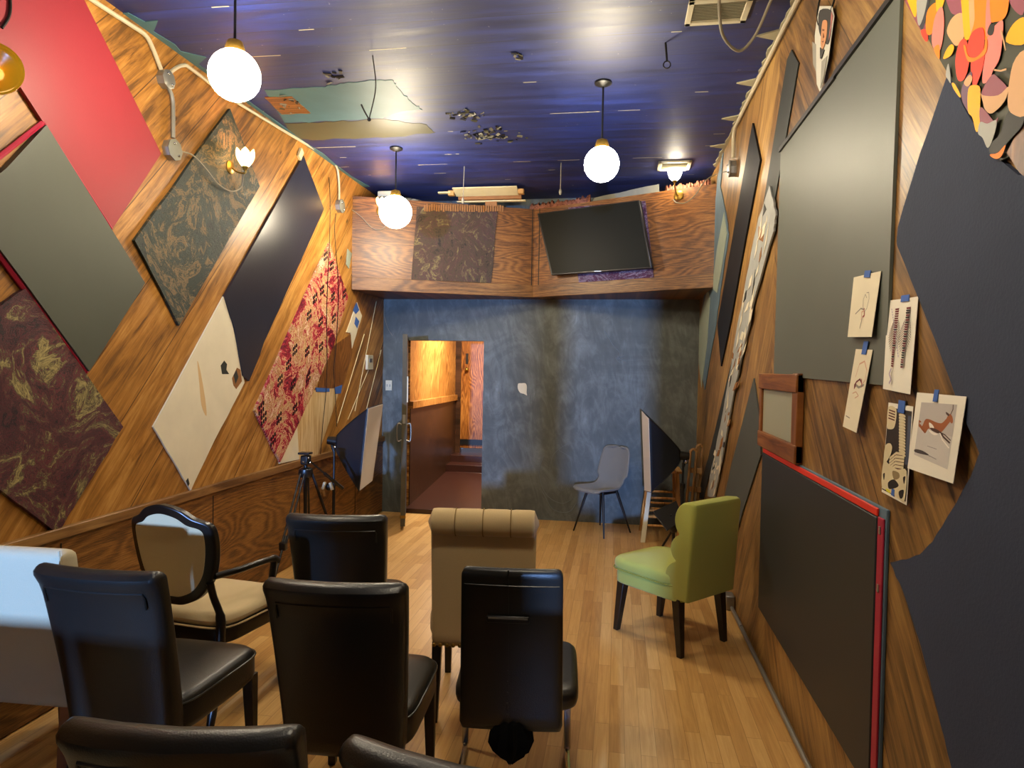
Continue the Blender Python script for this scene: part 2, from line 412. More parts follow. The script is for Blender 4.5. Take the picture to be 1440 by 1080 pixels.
def cushion(mb, cx, cy, w, d, z0, z1, r=.03, dome=.015, e=7, taper=0, n=48, m=0):
    """soft box: rounded rectangle plan, rounded upper and lower edges, slightly domed top"""
    rings = []
    prof = [(r, z0)]+[(r*(1-math.sin(a)), z0+r*(1-math.cos(a))) for a in (PI/6, PI/3, PI/2)]
    prof += [(r*(1-math.cos(a)), z1-r+r*math.sin(a)) for a in (0, PI/6, PI/3, PI/2*.97)]
    prof += [(w*.18, z1+dome*.55), (w*.34, z1+dome*.9), (w*.47, z1+dome)]
    for ins, z in prof:
        ring = []
        for x, y in sup(max(.004, w-2*ins), max(.004, d-2*ins), e, n):
            ring.append(Vector((cx+x*(1+taper*(y/d)), cy+y, z)))
        rings.append(ring)
    return mb.loft(rings, True, m)

# ------------------------------------------------------------------ the room shell
def poly_wall(name, pts, vec, m, parent=None): return MB().prism(pts, vec).build(name, m, parent)
struct(MB().prism([(XL-.1, YB-.1, 0), (XR+.1, YB-.1, 0), (XR+.1, D, 0), (XL-.1, D, 0)], (0, 0, -.1)).build('floor', M['floor']))
ceiling = struct(MB().prism([(XL-.1, YB-.1, ZC), (XR+.1, YB-.1, ZC), (XR+.1, D+.12, ZC), (XL-.1, D+.12, ZC)], (0, 0, .1)).build('ceiling', M['ceiling']))
wl = struct(MB().prism([(XL, YB, 0), (XL, D, 0), (XL, D, ZC), (XL, YB, ZC)], (-.12, 0, 0)).build('wall_left', M['wall_left']))
MB().box((XL+.006, (YB+D)/2, ZR/2), (.012, D-YB, ZR-.02)).build('wainscot', M['wainscot'], wl)
rail = MB(); rail.box((XL+.018, (YB+D)/2, ZR), (.036, D-YB, .055))
struct(rail.build('trim_1', M['rail'], None, .006))
wb_ = MB()
for y in (1.55, 2.78, 3.99, 5.2, 6.4): wb_.box((XL+.0135, y, ZR/2-.02), (.004, .006, ZR-.06))
wb_.build('panel_joints', M['legwood'], wl)
struct(MB().prism([(XR, YB, 0), (XR, D, 0), (XR, D, ZC), (XR, YB, ZC)], (.12, 0, 0)).build('wall_right', M['wall_right']))
# back wall with its doorway
DX0, DX1, DZ = -2.36, -1.455, 1.945
wb = MB()
wb.box(((XL-.12+DX0)/2, D+.06, ZC/2), (DX0-XL+.12, .12, ZC))
wb.box(((DX1+XR+.12)/2, D+.06, ZC/2), (XR+.12-DX1, .12, ZC))
wb.box(((DX0+DX1)/2, D+.06, (DZ+ZC)/2), (DX1-DX0, .12, ZC-DZ))
wallb = struct(wb.build('wall_back', M['wall_back']))
# rear wall behind the viewer: unseen, its two openings invented and sized to shape the daylight
wr = MB()
SILL = .30
for xa, xb, za, zb in ((XL-.12, -2.17, 0, ZC), (-1.75, -.05, 0, ZC), (.16, XR+.12, 0, ZC), (-2.17, -1.75, 0, SILL), (-2.17, -1.75, 2.2, ZC), (-.05, .16, 2.2, ZC)):
    wr.box(((xa+xb)/2, YB-.06, (za+zb)/2), (xb-xa, .12, zb-za))
struct(wr.build('wall_rear', plain('rear wall paint', '#6a5c48', .7)))
# hallway beyond the doorway
HX, HX1, HY = -2.33, -1.25, 9.48
hw = MB(); hw.prism([(HX, D+.12, 0), (HX, HY+.1, 0), (HX, HY+.1, 2.5), (HX, D+.12, 2.5)], (-.08, 0, 0))
hall = struct(hw.build('wall_hall_left', M['hall_ply']))
MB().prism([(HX, D+.12, 0), (HX, HY, 0), (HX, HY, 1.17), (HX, D+.12, 1.17)], (.012, 0, 0)).build('wainscot', M['hall_dark'], hall)
struct(MB().box((HX+.02, (D+.12+HY)/2, 1.21), (.04, HY-D-.12, .085)).build('trim_2', M['hall_ply'], None, .005))
struct(MB().prism([(HX1, D+.12, 0), (HX1, HY+.1, 0), (HX1, HY+.1, 2.5), (HX1, D+.12, 2.5)], (.08, 0, 0)).build('wall_hall_right', M['hall_ply']))
struct(MB().prism([(HX-.08, D+.12, 2.5), (HX1+.08, D+.12, 2.5), (HX1+.08, HY+.1, 2.5), (HX-.08, HY+.1, 2.5)], (0, 0, .08)).build('ceiling_hall', M['dirtygrey']))
hf = MB()                                   # floor rises gently to two steps at the far end
hf.prism([(HX, D-.012, .05), (HX, 8.95, .20), (HX, 8.95, .30), (HX, 9.2, .30), (HX, 9.2, .40), (HX, HY+.6, .40), (HX, HY+.6, -.05), (HX, D-.012, -.05)], (DX1-.004-HX, 0, 0))
struct(hf.build('floor_hall', M['hall_floor'], None, .004))
hw2 = MB(); hw2.box(((HX-.08-2.26)/2, HY+.05, 1.25), (HX-.08+2.26, .1, 2.5)) if False else None
he = MB()
he.box((HX+.04, HY+.05, 1.4), (.08, .1, 2.2)); he.box((-1.36, HY+.05, 1.4), (.22, .1, 2.2)); he.box((-1.85, HY+.05, 2.47), (1.0, .1, .06))
struct(he.build('wall_hall_back', M['hall_dark']))
d2 = MB().box((-1.865, HY+.05, 1.455), (.79, .05, 1.97)).build('door_2', M['hall_door'], None, .004); struct(d2)
d2h = MB(); d2h.sphere((-2.16, HY-.01, 1.62), .03, 8); d2h.tube([(-2.16, HY+.03, 1.62), (-2.16, HY-.01, 1.62)], .012)
d2h.build('door_knob', M['brass'], d2)
MB().box((-2.165, HY+.02, 1.78), (.035, .012, .15)).build('lock_plate', M['blackmetal'], d2)
MB().box((-1.865, HY+.018, .56), (.79, .012, .08)).build('kick_strip', M['blackmetal'], d2)

# the room door, swung into the room and seen almost edge on
hinge = Vector((DX0+.02, D-.005, 0)); free = FL(566, 747); dv = (free-hinge); dv.z = 0; dw = .80; du = dv.normalized(); dn = Vector((du.y, -du.x, 0))
door = bpy.data.objects.new('door_1', None); C.objects.link(door); struct(door); door.location = (hinge.x, hinge.y, 0); door.rotation_euler = (0, 0, math.atan2(du.y, du.x))
dm = MB(); dm.box((dw/2, 0, 1.005), (dw, .045, 1.94), 0)
dmo = dm.build('slab', [M['darkblue']], door, .003)
MB().box((dw+.001, 0, 1.005), (.006, .047, 1.942)).build('edge_strip', M['doorside'], door)
for side in (-1, 1):
    MB().tube(curve_pts([(dw-.06, side*.022, 1.06), (dw-.06, side*.065, 1.06), (dw-.06, side*.065, .90), (dw-.06, side*.022, .90)], 5), .008).build('pull_handle', M['steel'], door)
MB().box((dw+.004, 0, 1.12), (.006, .03, .09)).build('latch_plate', M['steel'], door)
MB().box((dw-.02, .03, 1.42), (.05, .012, .26)).build('notice', M['whitemetal'], door)
MB().box((dw-.02, .0, .13), (.05, .056, .03)).build('kick_stop', M['brass'], door)

# light switch, thermostat, hole patch on walls
p = BW(547, 542)
sw = empty('light_switch', 'white double light switch plate beside the open doorway', 'light switch', (p.x, D, p.z))
MB().box((0, -.005, 0), (.075, .01, .115)).build('plate', M['whitemetal'], sw, .003)
for i in (-1, 1): MB().box((i*.016, -.014, 0), (.01, .014, .026)).build('toggle', M['steel'], sw, .002)
p = LW(534, 510)
th = empty('thermostat', 'small white box on the left wall near the back corner', 'thermostat', (XL, p.y-.35, p.z))
MB().box((.014, 0, 0), (.028, .16, .155)).build('housing', M['whitemetal'], th, .005)
MB().box((.03, 0, .02), (.004, .08, .04)).build('dial_window', M['steel'], th)
p = BW(734.5, 546)
hp = MB().prism(smooth_poly([(p.x+a*.011, D, p.z+b*.011) for a, b in ((-4.6, 2), (-4, 4.6), (-1, 5), (3, 5), (4.5, 2), (4.4, -4), (4.8, -7), (2, -5.6), (-2, -4.4), (-4.2, -1))], 4), (0, -.006, 0))
tag(recentre(hp.build('plaster_patch', M['plaster'])), 'small ragged pale plaster chip on the dark back wall', 'plaster patch')
# chalk scrawls left on the back wall: loops of rubbed chalk
ch = MB()
def scrawl(pts, w):
    ch.tube([BW(*q)+Vector((0, -.001, 0)) for q in curve_pts([(a, b, 0) for a, b in pts], 8) for q in [(q.x, q.y)]], w, 5)
scrawl([(765, 640), (758, 665), (768, 695), (790, 708), (808, 700)], .0035)
scrawl([(762, 690), (778, 716), (800, 720), (810, 708)], .004)
scrawl([(800, 622), (778, 640), (775, 668), (790, 690), (803, 672), (802, 645), (786, 633)], .0022)
scrawl([(850, 465), (862, 485), (872, 497), (868, 505), (878, 500)], .004)
scrawl([(868, 500), (872, 510), (866, 503), (880, 508)], .003)
ch.build('chalk_marks', plain('chalk', '#6b7274', .9, .1), wallb)

# ------------------------------------------------------------------ the V-shaped boxed soffit above the back wall
A0 = Vector((XL, 6.28, 0)); A1 = Vector((-.887, 6.985, 0)); A2 = Vector((XR, 6.165, 0)); SB, ST = 2.404, 3.325
sf = MB()
sf.prism([(XL, 6.28, SB), (A1.x, A1.y, SB), (A2.x, A2.y, SB), (XR, D, SB), (XL, D, SB)], (0, 0, ST-SB))
soffit = struct(sf.build('trim_3', M['soffit']))
def soff_pt(px, py, right, off=0.):
    a, b = (A1, A2) if right else (A0, A1)
    n = Vector(((b-a).y, -(b-a).x, 0)).normalized()
    return on_plane(px, py, a+n*off, n)
def soff_n(right):
    a, b = (A1, A2) if right else (A0, A1); return Vector(((b-a).y, -(b-a).x, 0)).normalized()
for r_ in (0, 1):
    a, b = (A1, A2) if r_ else (A0, A1); n = soff_n(r_)
    MB().prism([a+Vector((0, 0, SB-.004)), b+Vector((0, 0, SB-.004)), b+Vector((0, 0, SB+.122)), a+Vector((0, 0, SB+.122))], n*.02).build('fascia_board', M['soffit_trim'], soffit, .004)
    for f_ in ((.62, .985) if not r_ else (.03, )):
        q = a.lerp(b, f_); MB().prism([q+Vector((0, 0, SB+.122)), q+(b-a).normalized()*.008+Vector((0, 0, SB+.122)), q+(b-a).normalized()*.008+Vector((0, 0, ST)), q+Vector((0, 0, ST))], n*.004).build('panel_joint', M['legwood'], soffit)
def soff_panel(name, px, right, m, label, cat, th=.012):
    pts = [soff_pt(*q, right) for q in px]
    return tag(recentre(MB().prism(pts, soff_n(right)*th).build(name, m)), label, cat)
soff_panel('wall_cloth', ragged([(586, 291), (700, 296), (690, 398), (578, 394)], .8, 4, 3), 0, M['marble_brown'], 'square brown and plum marbled cloth panel on the left half of the soffit', 'wall cloth')
soff_panel('wall_cloth', [(800, 292), (908, 283), (920, 393), (815, 399)], 1, M['marble_purple'], 'purple and silver marbled cloth panel half hidden behind the television', 'wall cloth')
# frayed lath along the top of the left cloth
fr = MB()
for i in range(34):
    a = 596+i*3.3; r1 = random.Random(i); q0 = soff_pt(a, 288+.06*i*1.0+r1.uniform(-1, 1), 0); q1 = soff_pt(a+2.2, 297+.05*i+r1.uniform(-1, 1), 0)
    fo_ = soff_n(0)*.0135; q0 = q0+fo_; q1 = q1+fo_; fr.prism([q0, Vector((q1.x, q1.y, q0.z)), q1, Vector((q0.x, q0.y, q1.z))], soff_n(0)*.012)
tag(recentre(fr.build('frayed_lath', M['lath'])), 'frayed row of short lath ends along the top of the soffit cloth', 'lath')

# television, hung askew
tv_n = soff_n(1); tp = [soff_pt(x, y, 1, .10) for x, y in ((755, 300), (899, 281), (917, 377), (775, 387))]
tc = sum(tp, Vector())/4
ex = ((tp[1]-tp[0])+(tp[2]-tp[3])).normalized(); ez = ((tp[0]-tp[3])+(tp[1]-tp[2])); nn = ex.cross(ez).normalized(); ez = nn.cross(ex).normalized()
if nn.dot(tv_n) < 0: nn = -nn
tv = empty('television', 'black flat television hung askew on the right half of the soffit', 'television', tc)
loc = [p-tc for p in tp]
MB().prism([q*1.0 for q in loc], -nn*.05).build('casing', M['blackplastic'], tv, .006)
MB().prism([q*.965+nn*.0006 for q in loc], nn*.002).build('screen', M['screen'], tv)
bz = loc[3].lerp(loc[2], .5)
MB().box(bz*.985+nn*.004, (.09, .01, .008)).build('badge', M['steel'], tv)
MB().prism([ex*a+ez*b-nn*.05 for a, b in ((-.1, -.1), (.1, -.1), (.1, .1), (-.1, .1))], -nn*.03).build('wall_bracket', M['blackmetal'], tv)

# dusty clutter in the gap between soffit top and ceiling
def lump(name, x0, x1, yf, h, m, label, cat, seed, n=46, thick=.22):
    r = random.Random(seed); mb = MB(); rings = []
    hs = [h*(.55+.45*r.random()) for _ in range(n+1)]
    for i in range(n+1):
        x = x0+(x1-x0)*i/n; y = yf(x)+.012; ring = []
        for j in range(9):
            a = PI*j/8; ring.append(Vector((x, y+thick*.5-thick*.5*math.cos(a)+r.uniform(-.012, .012), ST+.001+hs[i]*math.sin(a)**.6*(.75+.25*r.random()))))
        rings.append(ring)
    mb.loft(rings, True, 0)
    return tag(recentre(mb.build(name, m)), label, cat, kind='stuff')
fx = lambda x: A1.y+(x-A1.x)*(A2.y-A1.y)/(A2.x-A1.x)
fl_ = lambda x: A0.y+(x-A0.x)*(A1.y-A0.y)/(A1.x-A0.x)
lump('insulation', -.95, -.30, lambda x: max(fx(x), fl_(x)) if False else fx(x), .11, M['insul'], 'crumbling pink brown insulation on the soffit above the television', 'insulation', 1)
lump('insulation', .42, .80, fx, .085, M['insul'], 'pinkish insulation on the soffit by the right wall lamp', 'insulation', 2)
lump('dust_rubble', -2.40, -2.02, fl_, .045, M['dirtygrey'], 'grey rubble lying on the left end of the soffit', 'rubble', 3)
o = MB().prism(ragged([(-.28, fx(-.28)+.05, ST+.002), (.36, fx(.36)+.05, ST+.002), (.36, fx(.36)+.07, ST+.09), (-.26, fx(-.26)+.07, ST+.05)], .004, 5, 3), (0, .02, 0)).build('loose_board', M['dirtygrey'])
tag(recentre(o), 'grey dusty board lying along the soffit right of the television', 'board')
o = MB().box((-2.36, 6.62, ST+.06), (.20, .14, .115)).build('white_carton', M['whitemetal'], None, .01)
tag(recentre(o), 'small dirty white carton on the left end of the soffit', 'carton')

# ------------------------------------------------------------------ ceiling marks and fittings
def ceil_patch(name, px, m, th=.003, amp=0, seed=2, k=6, z=0.):
    q = ragged([(a, b, 0) for a, b in px], amp, k, seed) if amp else [Vector((a, b, 0)) for a, b in px]
    pts = [CE(p.x, p.y) for p in q]
    for p in pts: p.z = ZC-z
    return MB().prism(pts, (0, 0, -th)).build(name, m, ceiling)
ceil_patch('bare_paint_patch', [(372, 126), (450, 122), (484, 117), (520, 112), (552, 112), (560, 124), (578, 142), (594, 154), (560, 158), (538, 166), (470, 170), (400, 172)], M['teal'], .003, 1.2)
ceil_patch('worn_paint_band', [(400, 173), (470, 171), (540, 167), (600, 175), (612, 186), (560, 192), (500, 195), (412, 196)], M['oldolive'], .002, 1.2, 5)
ceil_patch('hatch_cover', [(372, 136), (411, 135), (437, 158), (396, 160)], M['brownply'], .006, .6, 3)
sp_ = [(187, 33), (205, 34), (215, 42), (240, 55), (262, 74), (290, 82), (278, 92), (300, 108), (330, 128), (360, 152), (395, 178), (425, 200), (462, 225), (490, 245), (512, 262), (498, 262), (417, 205), (375, 172), (300, 106), (245, 70)]
q = [CE(a, b) for a, b in [(170, 18), (204, 30), (222, 28), (214, 44), (246, 62), (248, 72), (290, 80), (276, 90), (318, 120), (360, 150), (384, 168), (430, 203), (455, 216), (468, 232), (495, 248), (520, 262)]]
edge = MB().prism([Vector((XL, q[0].y, ZC))]+[Vector((max(XL+.03, p.x), p.y, ZC)) for p in q]+[Vector((XL, q[-1].y, ZC))], (0, 0, -.004)).build('peeling_edge', M['teal'], ceiling)
# ragged pale strip and torn splinters along the right edge of the ceiling
r5 = random.Random(5); pts = [Vector((XR, 2.9, ZC))]
for i in range(60):
    y = 2.95+i*.055; w = .016+.022*r5.random()
    if i % 11 == 5: w = .13
    if i % 11 in (4, 6): w = .022
    pts.append(Vector((XR-w, y, ZC)))
pts.append(Vector((XR, 6.2, ZC)))
MB().prism(pts, (0, 0, -.008)).build('peeling_edge', plain('peeling cream paint', '#a39c82', .6, .3, var=.2), ceiling)
# broken plaster
def debris(px0, py0, w, h, n, seed):
    r = random.Random(seed); mb = MB()
    for i in range(n):
        x, y = px0+r.gauss(0, w), py0+r.gauss(0, h); p = CE(x, y); s_ = r.uniform(.006, .022)
        rot = Matrix.Rotation(r.uniform(0, 6), 4, 'Z')@Matrix.Rotation(r.uniform(-.7, .7), 4, 'X')
        mb.box((p.x, p.y, ZC-.006), (s_*2.4, s_, .006), r.choice([0, 0, 1, 1, 2]), rot)
    mb.build('flaking_plaster', [M['dirtygrey'], M['blackmetal'], M['oldolive']], ceiling)
debris(652, 160, 12, 3, 30, 1); debris(688, 189, 18, 5, 60, 2); debris(728, 78, 3, 3, 5, 3); debris(468, 104, 10, 5, 10, 4); debris(405, 145, 10, 5, 12, 8)
# louvred vents
def vent(x0, x1, y0, y1, label, nl):
    v = empty('ceiling_vent', label, 'air vent', ((x0+x1)/2, (y0+y1)/2, ZC)); w, d = x1-x0, y1-y0; f = MB(); t = .03
    for a, b, c, e in ((0, d/2-t/2, w, t), (0, -d/2+t/2, w, t), (w/2-t/2, 0, t, d), (-w/2+t/2, 0, t, d)): f.box((a, b, -.008), (c, e, .016))
    f.build('frame', M['whitemetal'], v, .003)
    l = MB()
    for i in range(nl): l.box((0, -d/2+t+(d-2*t)*(i+.5)/nl, -.007), (w-2*t, (d-2*t)/nl*.75, .002), 0, Matrix.Rotation(.5, 4, 'X'))
    l.build('louvres', M['whitemetal'], v); MB().box((0, 0, -.001), (w-.05, d-.05, .002)).build('backing', M['dirtygrey'], v)
vent(.315, .625, 3.42, 3.66, 'white louvred ceiling vent at the top edge with a cable loop', 12)
vent(.325, .61, 6.0, 6.26, 'small white ceiling vent above the right soffit lamp', 9)
# dangling frame of a stripped light fitting near the back
fx_o = empty('stripped_light_fitting', 'cream remains of a stripped light fitting hanging near the back ceiling', 'light fitting', (-1.35, 6.72, ZC))
MB().box((0, -.06, -.05), (.66, .17, .012), 0, Matrix.Rotation(-.25, 4, 'X')).build('reflector', M['palewood'], fx_o, .003)
MB().box((.02, .06, -.085), (.66, .05, .04)).build('batten', M['lath'], fx_o, .003)
MB().box((.03, .09, -.115), (.72, .05, .012)).build('lower_strip', M['palewood'], fx_o, .003)
for i in (-1, 1): MB().box((i*.36, -.05, -.06), (.06, .06, .05)).build('end_block', M['pine'], fx_o, .004)
MB().box((-.43, -.06, -.055), (.13, .05, .012)).build('loose_strip', M['palewood'], fx_o)
MB().box((.03, .08, -.145), (.12, .03, .05)).build('bracket', M['lath'], fx_o)
MB().box((0, 0, -.02), (.10, .10, .04)).build('ceiling_mount', M['lath'], fx_o)
# wires hanging from the ceiling
def hang(name, px_top, px_bot, label, r=.0035, bend=.0, m='wire', hook=0):
    a = CE(*px_top); b = AY(px_bot[0], px_bot[1], a.y); mid = a.lerp(b, .5)+Vector((bend, 0, 0))
    mb = MB().tube(curve_pts([a, mid, b], 6), r, 6)
    if hook == 1:
        mb.tube([b+Vector((.02*math.sin(t*PI/5), 0, -.02+.02*math.cos(t*PI/5))) for t in range(11)], .004, 6)
    if hook == 2:
        mb.tube([b, b+Vector((-.03, 0, .05)), b+Vector((-.05, 0, .09))], .005, 6); mb.sphere(b, .012, 6)
    if hook == 3: mb.sphere(b, .014, 6, 0, (1, 1, 2))
    return tag(recentre(mb.build(name, M[m])), label, 'wire')
hang('dangling_wire', (524, 78), (519, 168), 'thin black wire dangling from the ceiling in front of the turquoise patch', .0035, .03, 'wire', 2)
hang('ceiling_hook', (936, 60), (938, 86), 'black eye hook hanging from the ceiling left of the vent', .006, 0, 'wire', 1)
hang('dangling_wire', (653, 234), (651, 282), 'thin wire hanging past the stripped light fitting', .0035, 0, 'greywire', 3)
hang('dangling_wire', (789, 229), (788, 270), 'short wire hanging above the television', .0035, 0, 'greywire', 3)
a = CE(1012, -8)
cp = curve_pts([CE(1012, -12), CE(1012, 2)+Vector((0, 0, -.05)), CE(1018, 24)+Vector((0, 0, -.10)), CE(1040, 37)+Vector((0, 0, -.13)), CE(1062, 26)+Vector((0, 0, -.09)), CE(1082, 0)+Vector((0, 0, -.02)), CE(1090, -12)], 6)
tag(recentre(MB().tube(cp, .008, 8).build('cable_loop', M['greywire'])), 'grey cable looping below the ceiling vent at the top edge', 'cable')

# ------------------------------------------------------------------ painted and cloth panels on the side walls
def wpanel(name, px, side, m, label, cat='painted board', th=.014, amp=0, seed=1, k=5, base=.0015, extra=None):
    W, s_ = (LW, 1) if side == 'L' else (RW, -1)
    q = ragged([(a, b, 0) for a, b in px], amp, k, seed) if amp else [Vector((a, b, 0)) for a, b in px]
    pts = [W(p.x, p.y)+Vector((s_*base, 0, 0)) for p in q]; mb = MB().prism(pts, (s_*th, 0, 0)); ms = [m] if not isinstance(m, list) else m
    if extra: extra(mb, W, s_, base+th)
    return tag(recentre(mb.build(name, ms)), label, cat)
def wshape(mb, W, s_, base, px, m, th=.001, sm=0):
    pts = [W(a, b) for a, b in px]
    if sm: pts = smooth_poly(pts, sm)
    mb.prism([p+Vector((s_*base, 0, 0)) for p in pts], (s_*th, 0, 0), m)

wpanel('painted_board', [(-90, 162), (50, -4), (90, -52), (113, 0), (222, 216), (153, 322), (57, 175), (0, 88), (-40, 30)], 'L', M['red'], 'red diamond panel at the top of the left wall', th=.02) if False else None
redp = wpanel('painted_board', [(222, 216), (153, 322), (57, 175), (0, 88), (-62, -6), (92, -50), (113, 0)], 'L', M['red'], 'large red painted diamond panel high on the left wall', th=.02)
gp = wpanel('painted_board', [(57, 176), (197, 398), (118, 522), (30, 402), (-60, 284), (0, 237)], 'L', M['greygreen'], 'grey green painted diamond panel below the red panel', th=.03)
# crimson cloth edging round the grey green panel
ed = MB()
for a, b in (((57, 172), (-60, 264)), ((-60, 286), (118, 524)), ((57, 174), (153, 322))):
    p0, p1 = LW(*a), LW(*b); ed.tube([p0+Vector((.012, 0, 0)), p1+Vector((.012, 0, 0))], .012, 6)
ed_o = ed.build('cloth_edging', M['magenta'], gp); ed_o.location = -gp.location; ed_o['label'] = 'crimson cloth edging'
wpanel('wall_cloth', [(30, 405), (168, 600), (112, 690), (75, 750), (0, 693), (-80, 630), (-80, 500), (0, 425)], 'L', M['marble_red'], 'burgundy and olive marbled cloth diamond low on the left wall', 'wall cloth', .022, .8, 4)
wpanel('wall_cloth', [(320, 153), (362, 262), (248, 458), (185, 338)], 'L', M['marble_green'], 'green black marbled cloth diamond behind the tulip lamp', 'wall cloth', .018, .8, 5)
wpanel('painted_board', [(424, 219), (453, 294), (398, 415), (367, 484), (362, 500), (347, 536), (338, 528), (333, 500), (327, 462), (318, 436), (312, 417)], 'L', M['navy'], 'glossy navy painted panel with a torn lower edge', th=.018)
def holes(mb, W, s_, b):
    wshape(mb, W, s_, b, [(308, 514), (313, 507), (317, 512), (316, 520), (320, 526), (310, 526)], 1)
    wshape(mb, W, s_, b, [(324, 532), (331, 517), (336, 520), (338, 536), (330, 547), (326, 542)], 2)
    wshape(mb, W, s_, b+.0005, [(326, 528), (330, 520), (333, 530), (329, 540)], 1)
    wshape(mb, W, s_, b, [(259, 676), (262, 672), (264, 680), (262, 684)], 1)
    wshape(mb, W, s_, b, [(275, 508), (279, 520), (286, 560), (288, 585), (281, 570), (278, 540)], 3, .0006, 3)
wpanel('plaster_diamond', [(312, 417), (326, 462), (335, 510), (342, 538), (300, 618), (266, 690), (240, 645), (213, 600)], 'L', [M['plaster'], M['charcoal'], M['lath'], plain('rust stain', '#c8a878', .8)], 'bare white plaster diamond below the torn navy panel', 'plaster', .010, .5, 6, base=.0015, extra=holes)
# floral cloth with printed leaf clusters
def leaves(mb, W, s_, b):
    pts = [(464, 374), (450, 408), (465, 417), (432, 443), (448, 452), (466, 448), (412, 492), (429, 494), (448, 488), (391, 535), (409, 540), (430, 530), (368, 588), (389, 588), (411, 575), (482, 413), (364, 574), (402, 512), (440, 420), (455, 360), (380, 618)]
    for i, (x, y) in enumerate(pts):
        c = W(x, y); s2 = .023
        for a, d in ((0, .0), (0, 1.9), (1.3, .7), (1.3, 2.6), (-1.3, -.6), (-1.2, 1.2)):
            o = Vector((s_*b, a*s2*.95+.006*((i*7) % 3-1), (d-1)*s2*1.0))
            mb.prism([c+o+Vector((0, math.cos(t*PI/5)*s2*.5+math.sin(t*PI/5)*s2*.04, math.sin(t*PI/5)*s2*.78)) for t in range(10)], (s_*.0012, 0, 0), 1)
wpanel('wall_cloth', [(461, 341), (487, 418), (466, 488), (452, 520), (391, 650), (372, 612), (355, 577)], 'L', [M['floral'], M['blackprint']], 'red and cream floral cloth diamond with black leaf print', 'wall cloth', .018, .6, 7, extra=leaves)
wpanel('plywood_sheet', [(391, 652), (418, 598), (441, 549), (478, 545), (446, 640)], 'L', [M['lightply']], 'bare pale plywood strip right of the floral cloth', 'plywood', .006)
wpanel('plaster_diamond', [(391, 652), (416, 598), (419, 646)], 'L', [M['plaster']], 'small white plaster triangle under the tip of the floral cloth', 'plaster', .010)
wpanel('tape_strip', [(443, 545), (462, 546), (462, 551), (443, 551)], 'L', [M['tape']], 'blue painter tape across the top left of the pale plywood', 'tape', .009)
wpanel('tape_strip', [(469, 545), (480, 541), (478, 553), (470, 554)], 'L', [M['tape']], 'scrap of blue tape at the top right of the pale plywood', 'tape', .009)
wpanel('board_patch', [(466, 488), (492, 470), (494, 500), (480, 545), (446, 547), (452, 520)], 'L', [M['brownply']], 'brown board patch above the pale plywood strip', 'board', .008)
def bluebits(mb, W, s_, b):
    wshape(mb, W, s_, b, [(500, 425), (504, 436), (499, 442), (495, 436)], 1); wshape(mb, W, s_, b, [(499, 445), (504, 452), (501, 462), (497, 455)], 1)
wpanel('plaster_diamond', [(501, 425), (508, 444), (494, 490), (492, 468), (486, 467)], 'L', [M['plaster'], M['tape']], 'small torn plaster diamond with blue paint near the soffit', 'plaster', .008, .4, 3, extra=bluebits)
wpanel('plaster_chip', [(488, 350), (494, 356), (490, 378), (486, 372)], 'L', [M['palegrey']], 'grey green plaster chip at the left end of the soffit', 'plaster chip', .006, .3, 3)
wpanel('timber_offcut', [(417, 219), (421, 208), (424, 215), (420, 226)], 'L', [M['palewood']], 'pale timber splinter at the top of the navy panel', 'timber', .02)
# pale open joints between the slanting boards near the corner
for i, (a, b) in enumerate((((536, 492), (509, 600)), ((529, 424), (499, 578)), ((512, 470), (474, 595)), ((518, 520), (489, 590)))):
    p0, p1 = LW(*a), LW(*b); p0.y = min(p0.y, D-.03)
    j = MB().tube([p0+Vector((.001, 0, 0)), p1+Vector((.001, 0, 0))], .004, 5).build('board_joint', M['palewood'], wl)

# right wall
wpanel('painted_board', [(1272, -12), (1250, 542), (1170, 535), (1091, 528), (1101, 212), (1262, 0)], 'R', M['greyboard'], 'large grey painted board on the right wall behind the taped papers', 'wall board', .010)
tr = MB()
for a, b in (((1101, 214), (1180, 110)), ((1180, 108), (1266, -6))):
    p0, p1 = RW(*a), RW(*b); tr.prism([p0, p1, p1+Vector((0, 0, .022)), p0+Vector((0, 0, .022))], (-.022, 0, 0))
tag(recentre(tr.build('edge_strip', M['legwood'])), 'dark strip along the sloping top of the large grey board', 'edge strip')
# navy cloth field
wpanel('wall_cloth', [(1340, 102), (1300, 215), (1268, 320), (1267, 345), (1310, 450), (1350, 555), (1385, 638), (1372, 672), (1345, 718), (1318, 762), (1300, 780), (1280, 787), (1257, 791), (1275, 830), (1300, 905), (1325, 1000), (1345, 1080), (1368, 1160), (1600, 1160), (1600, 250), (1440, 246), (1416, 226), (1390, 196), (1362, 150)], 'R', M['navymat'], 'flat navy cloth field on the right wall below the mural', 'wall cloth', .010, .7, 8, 4)
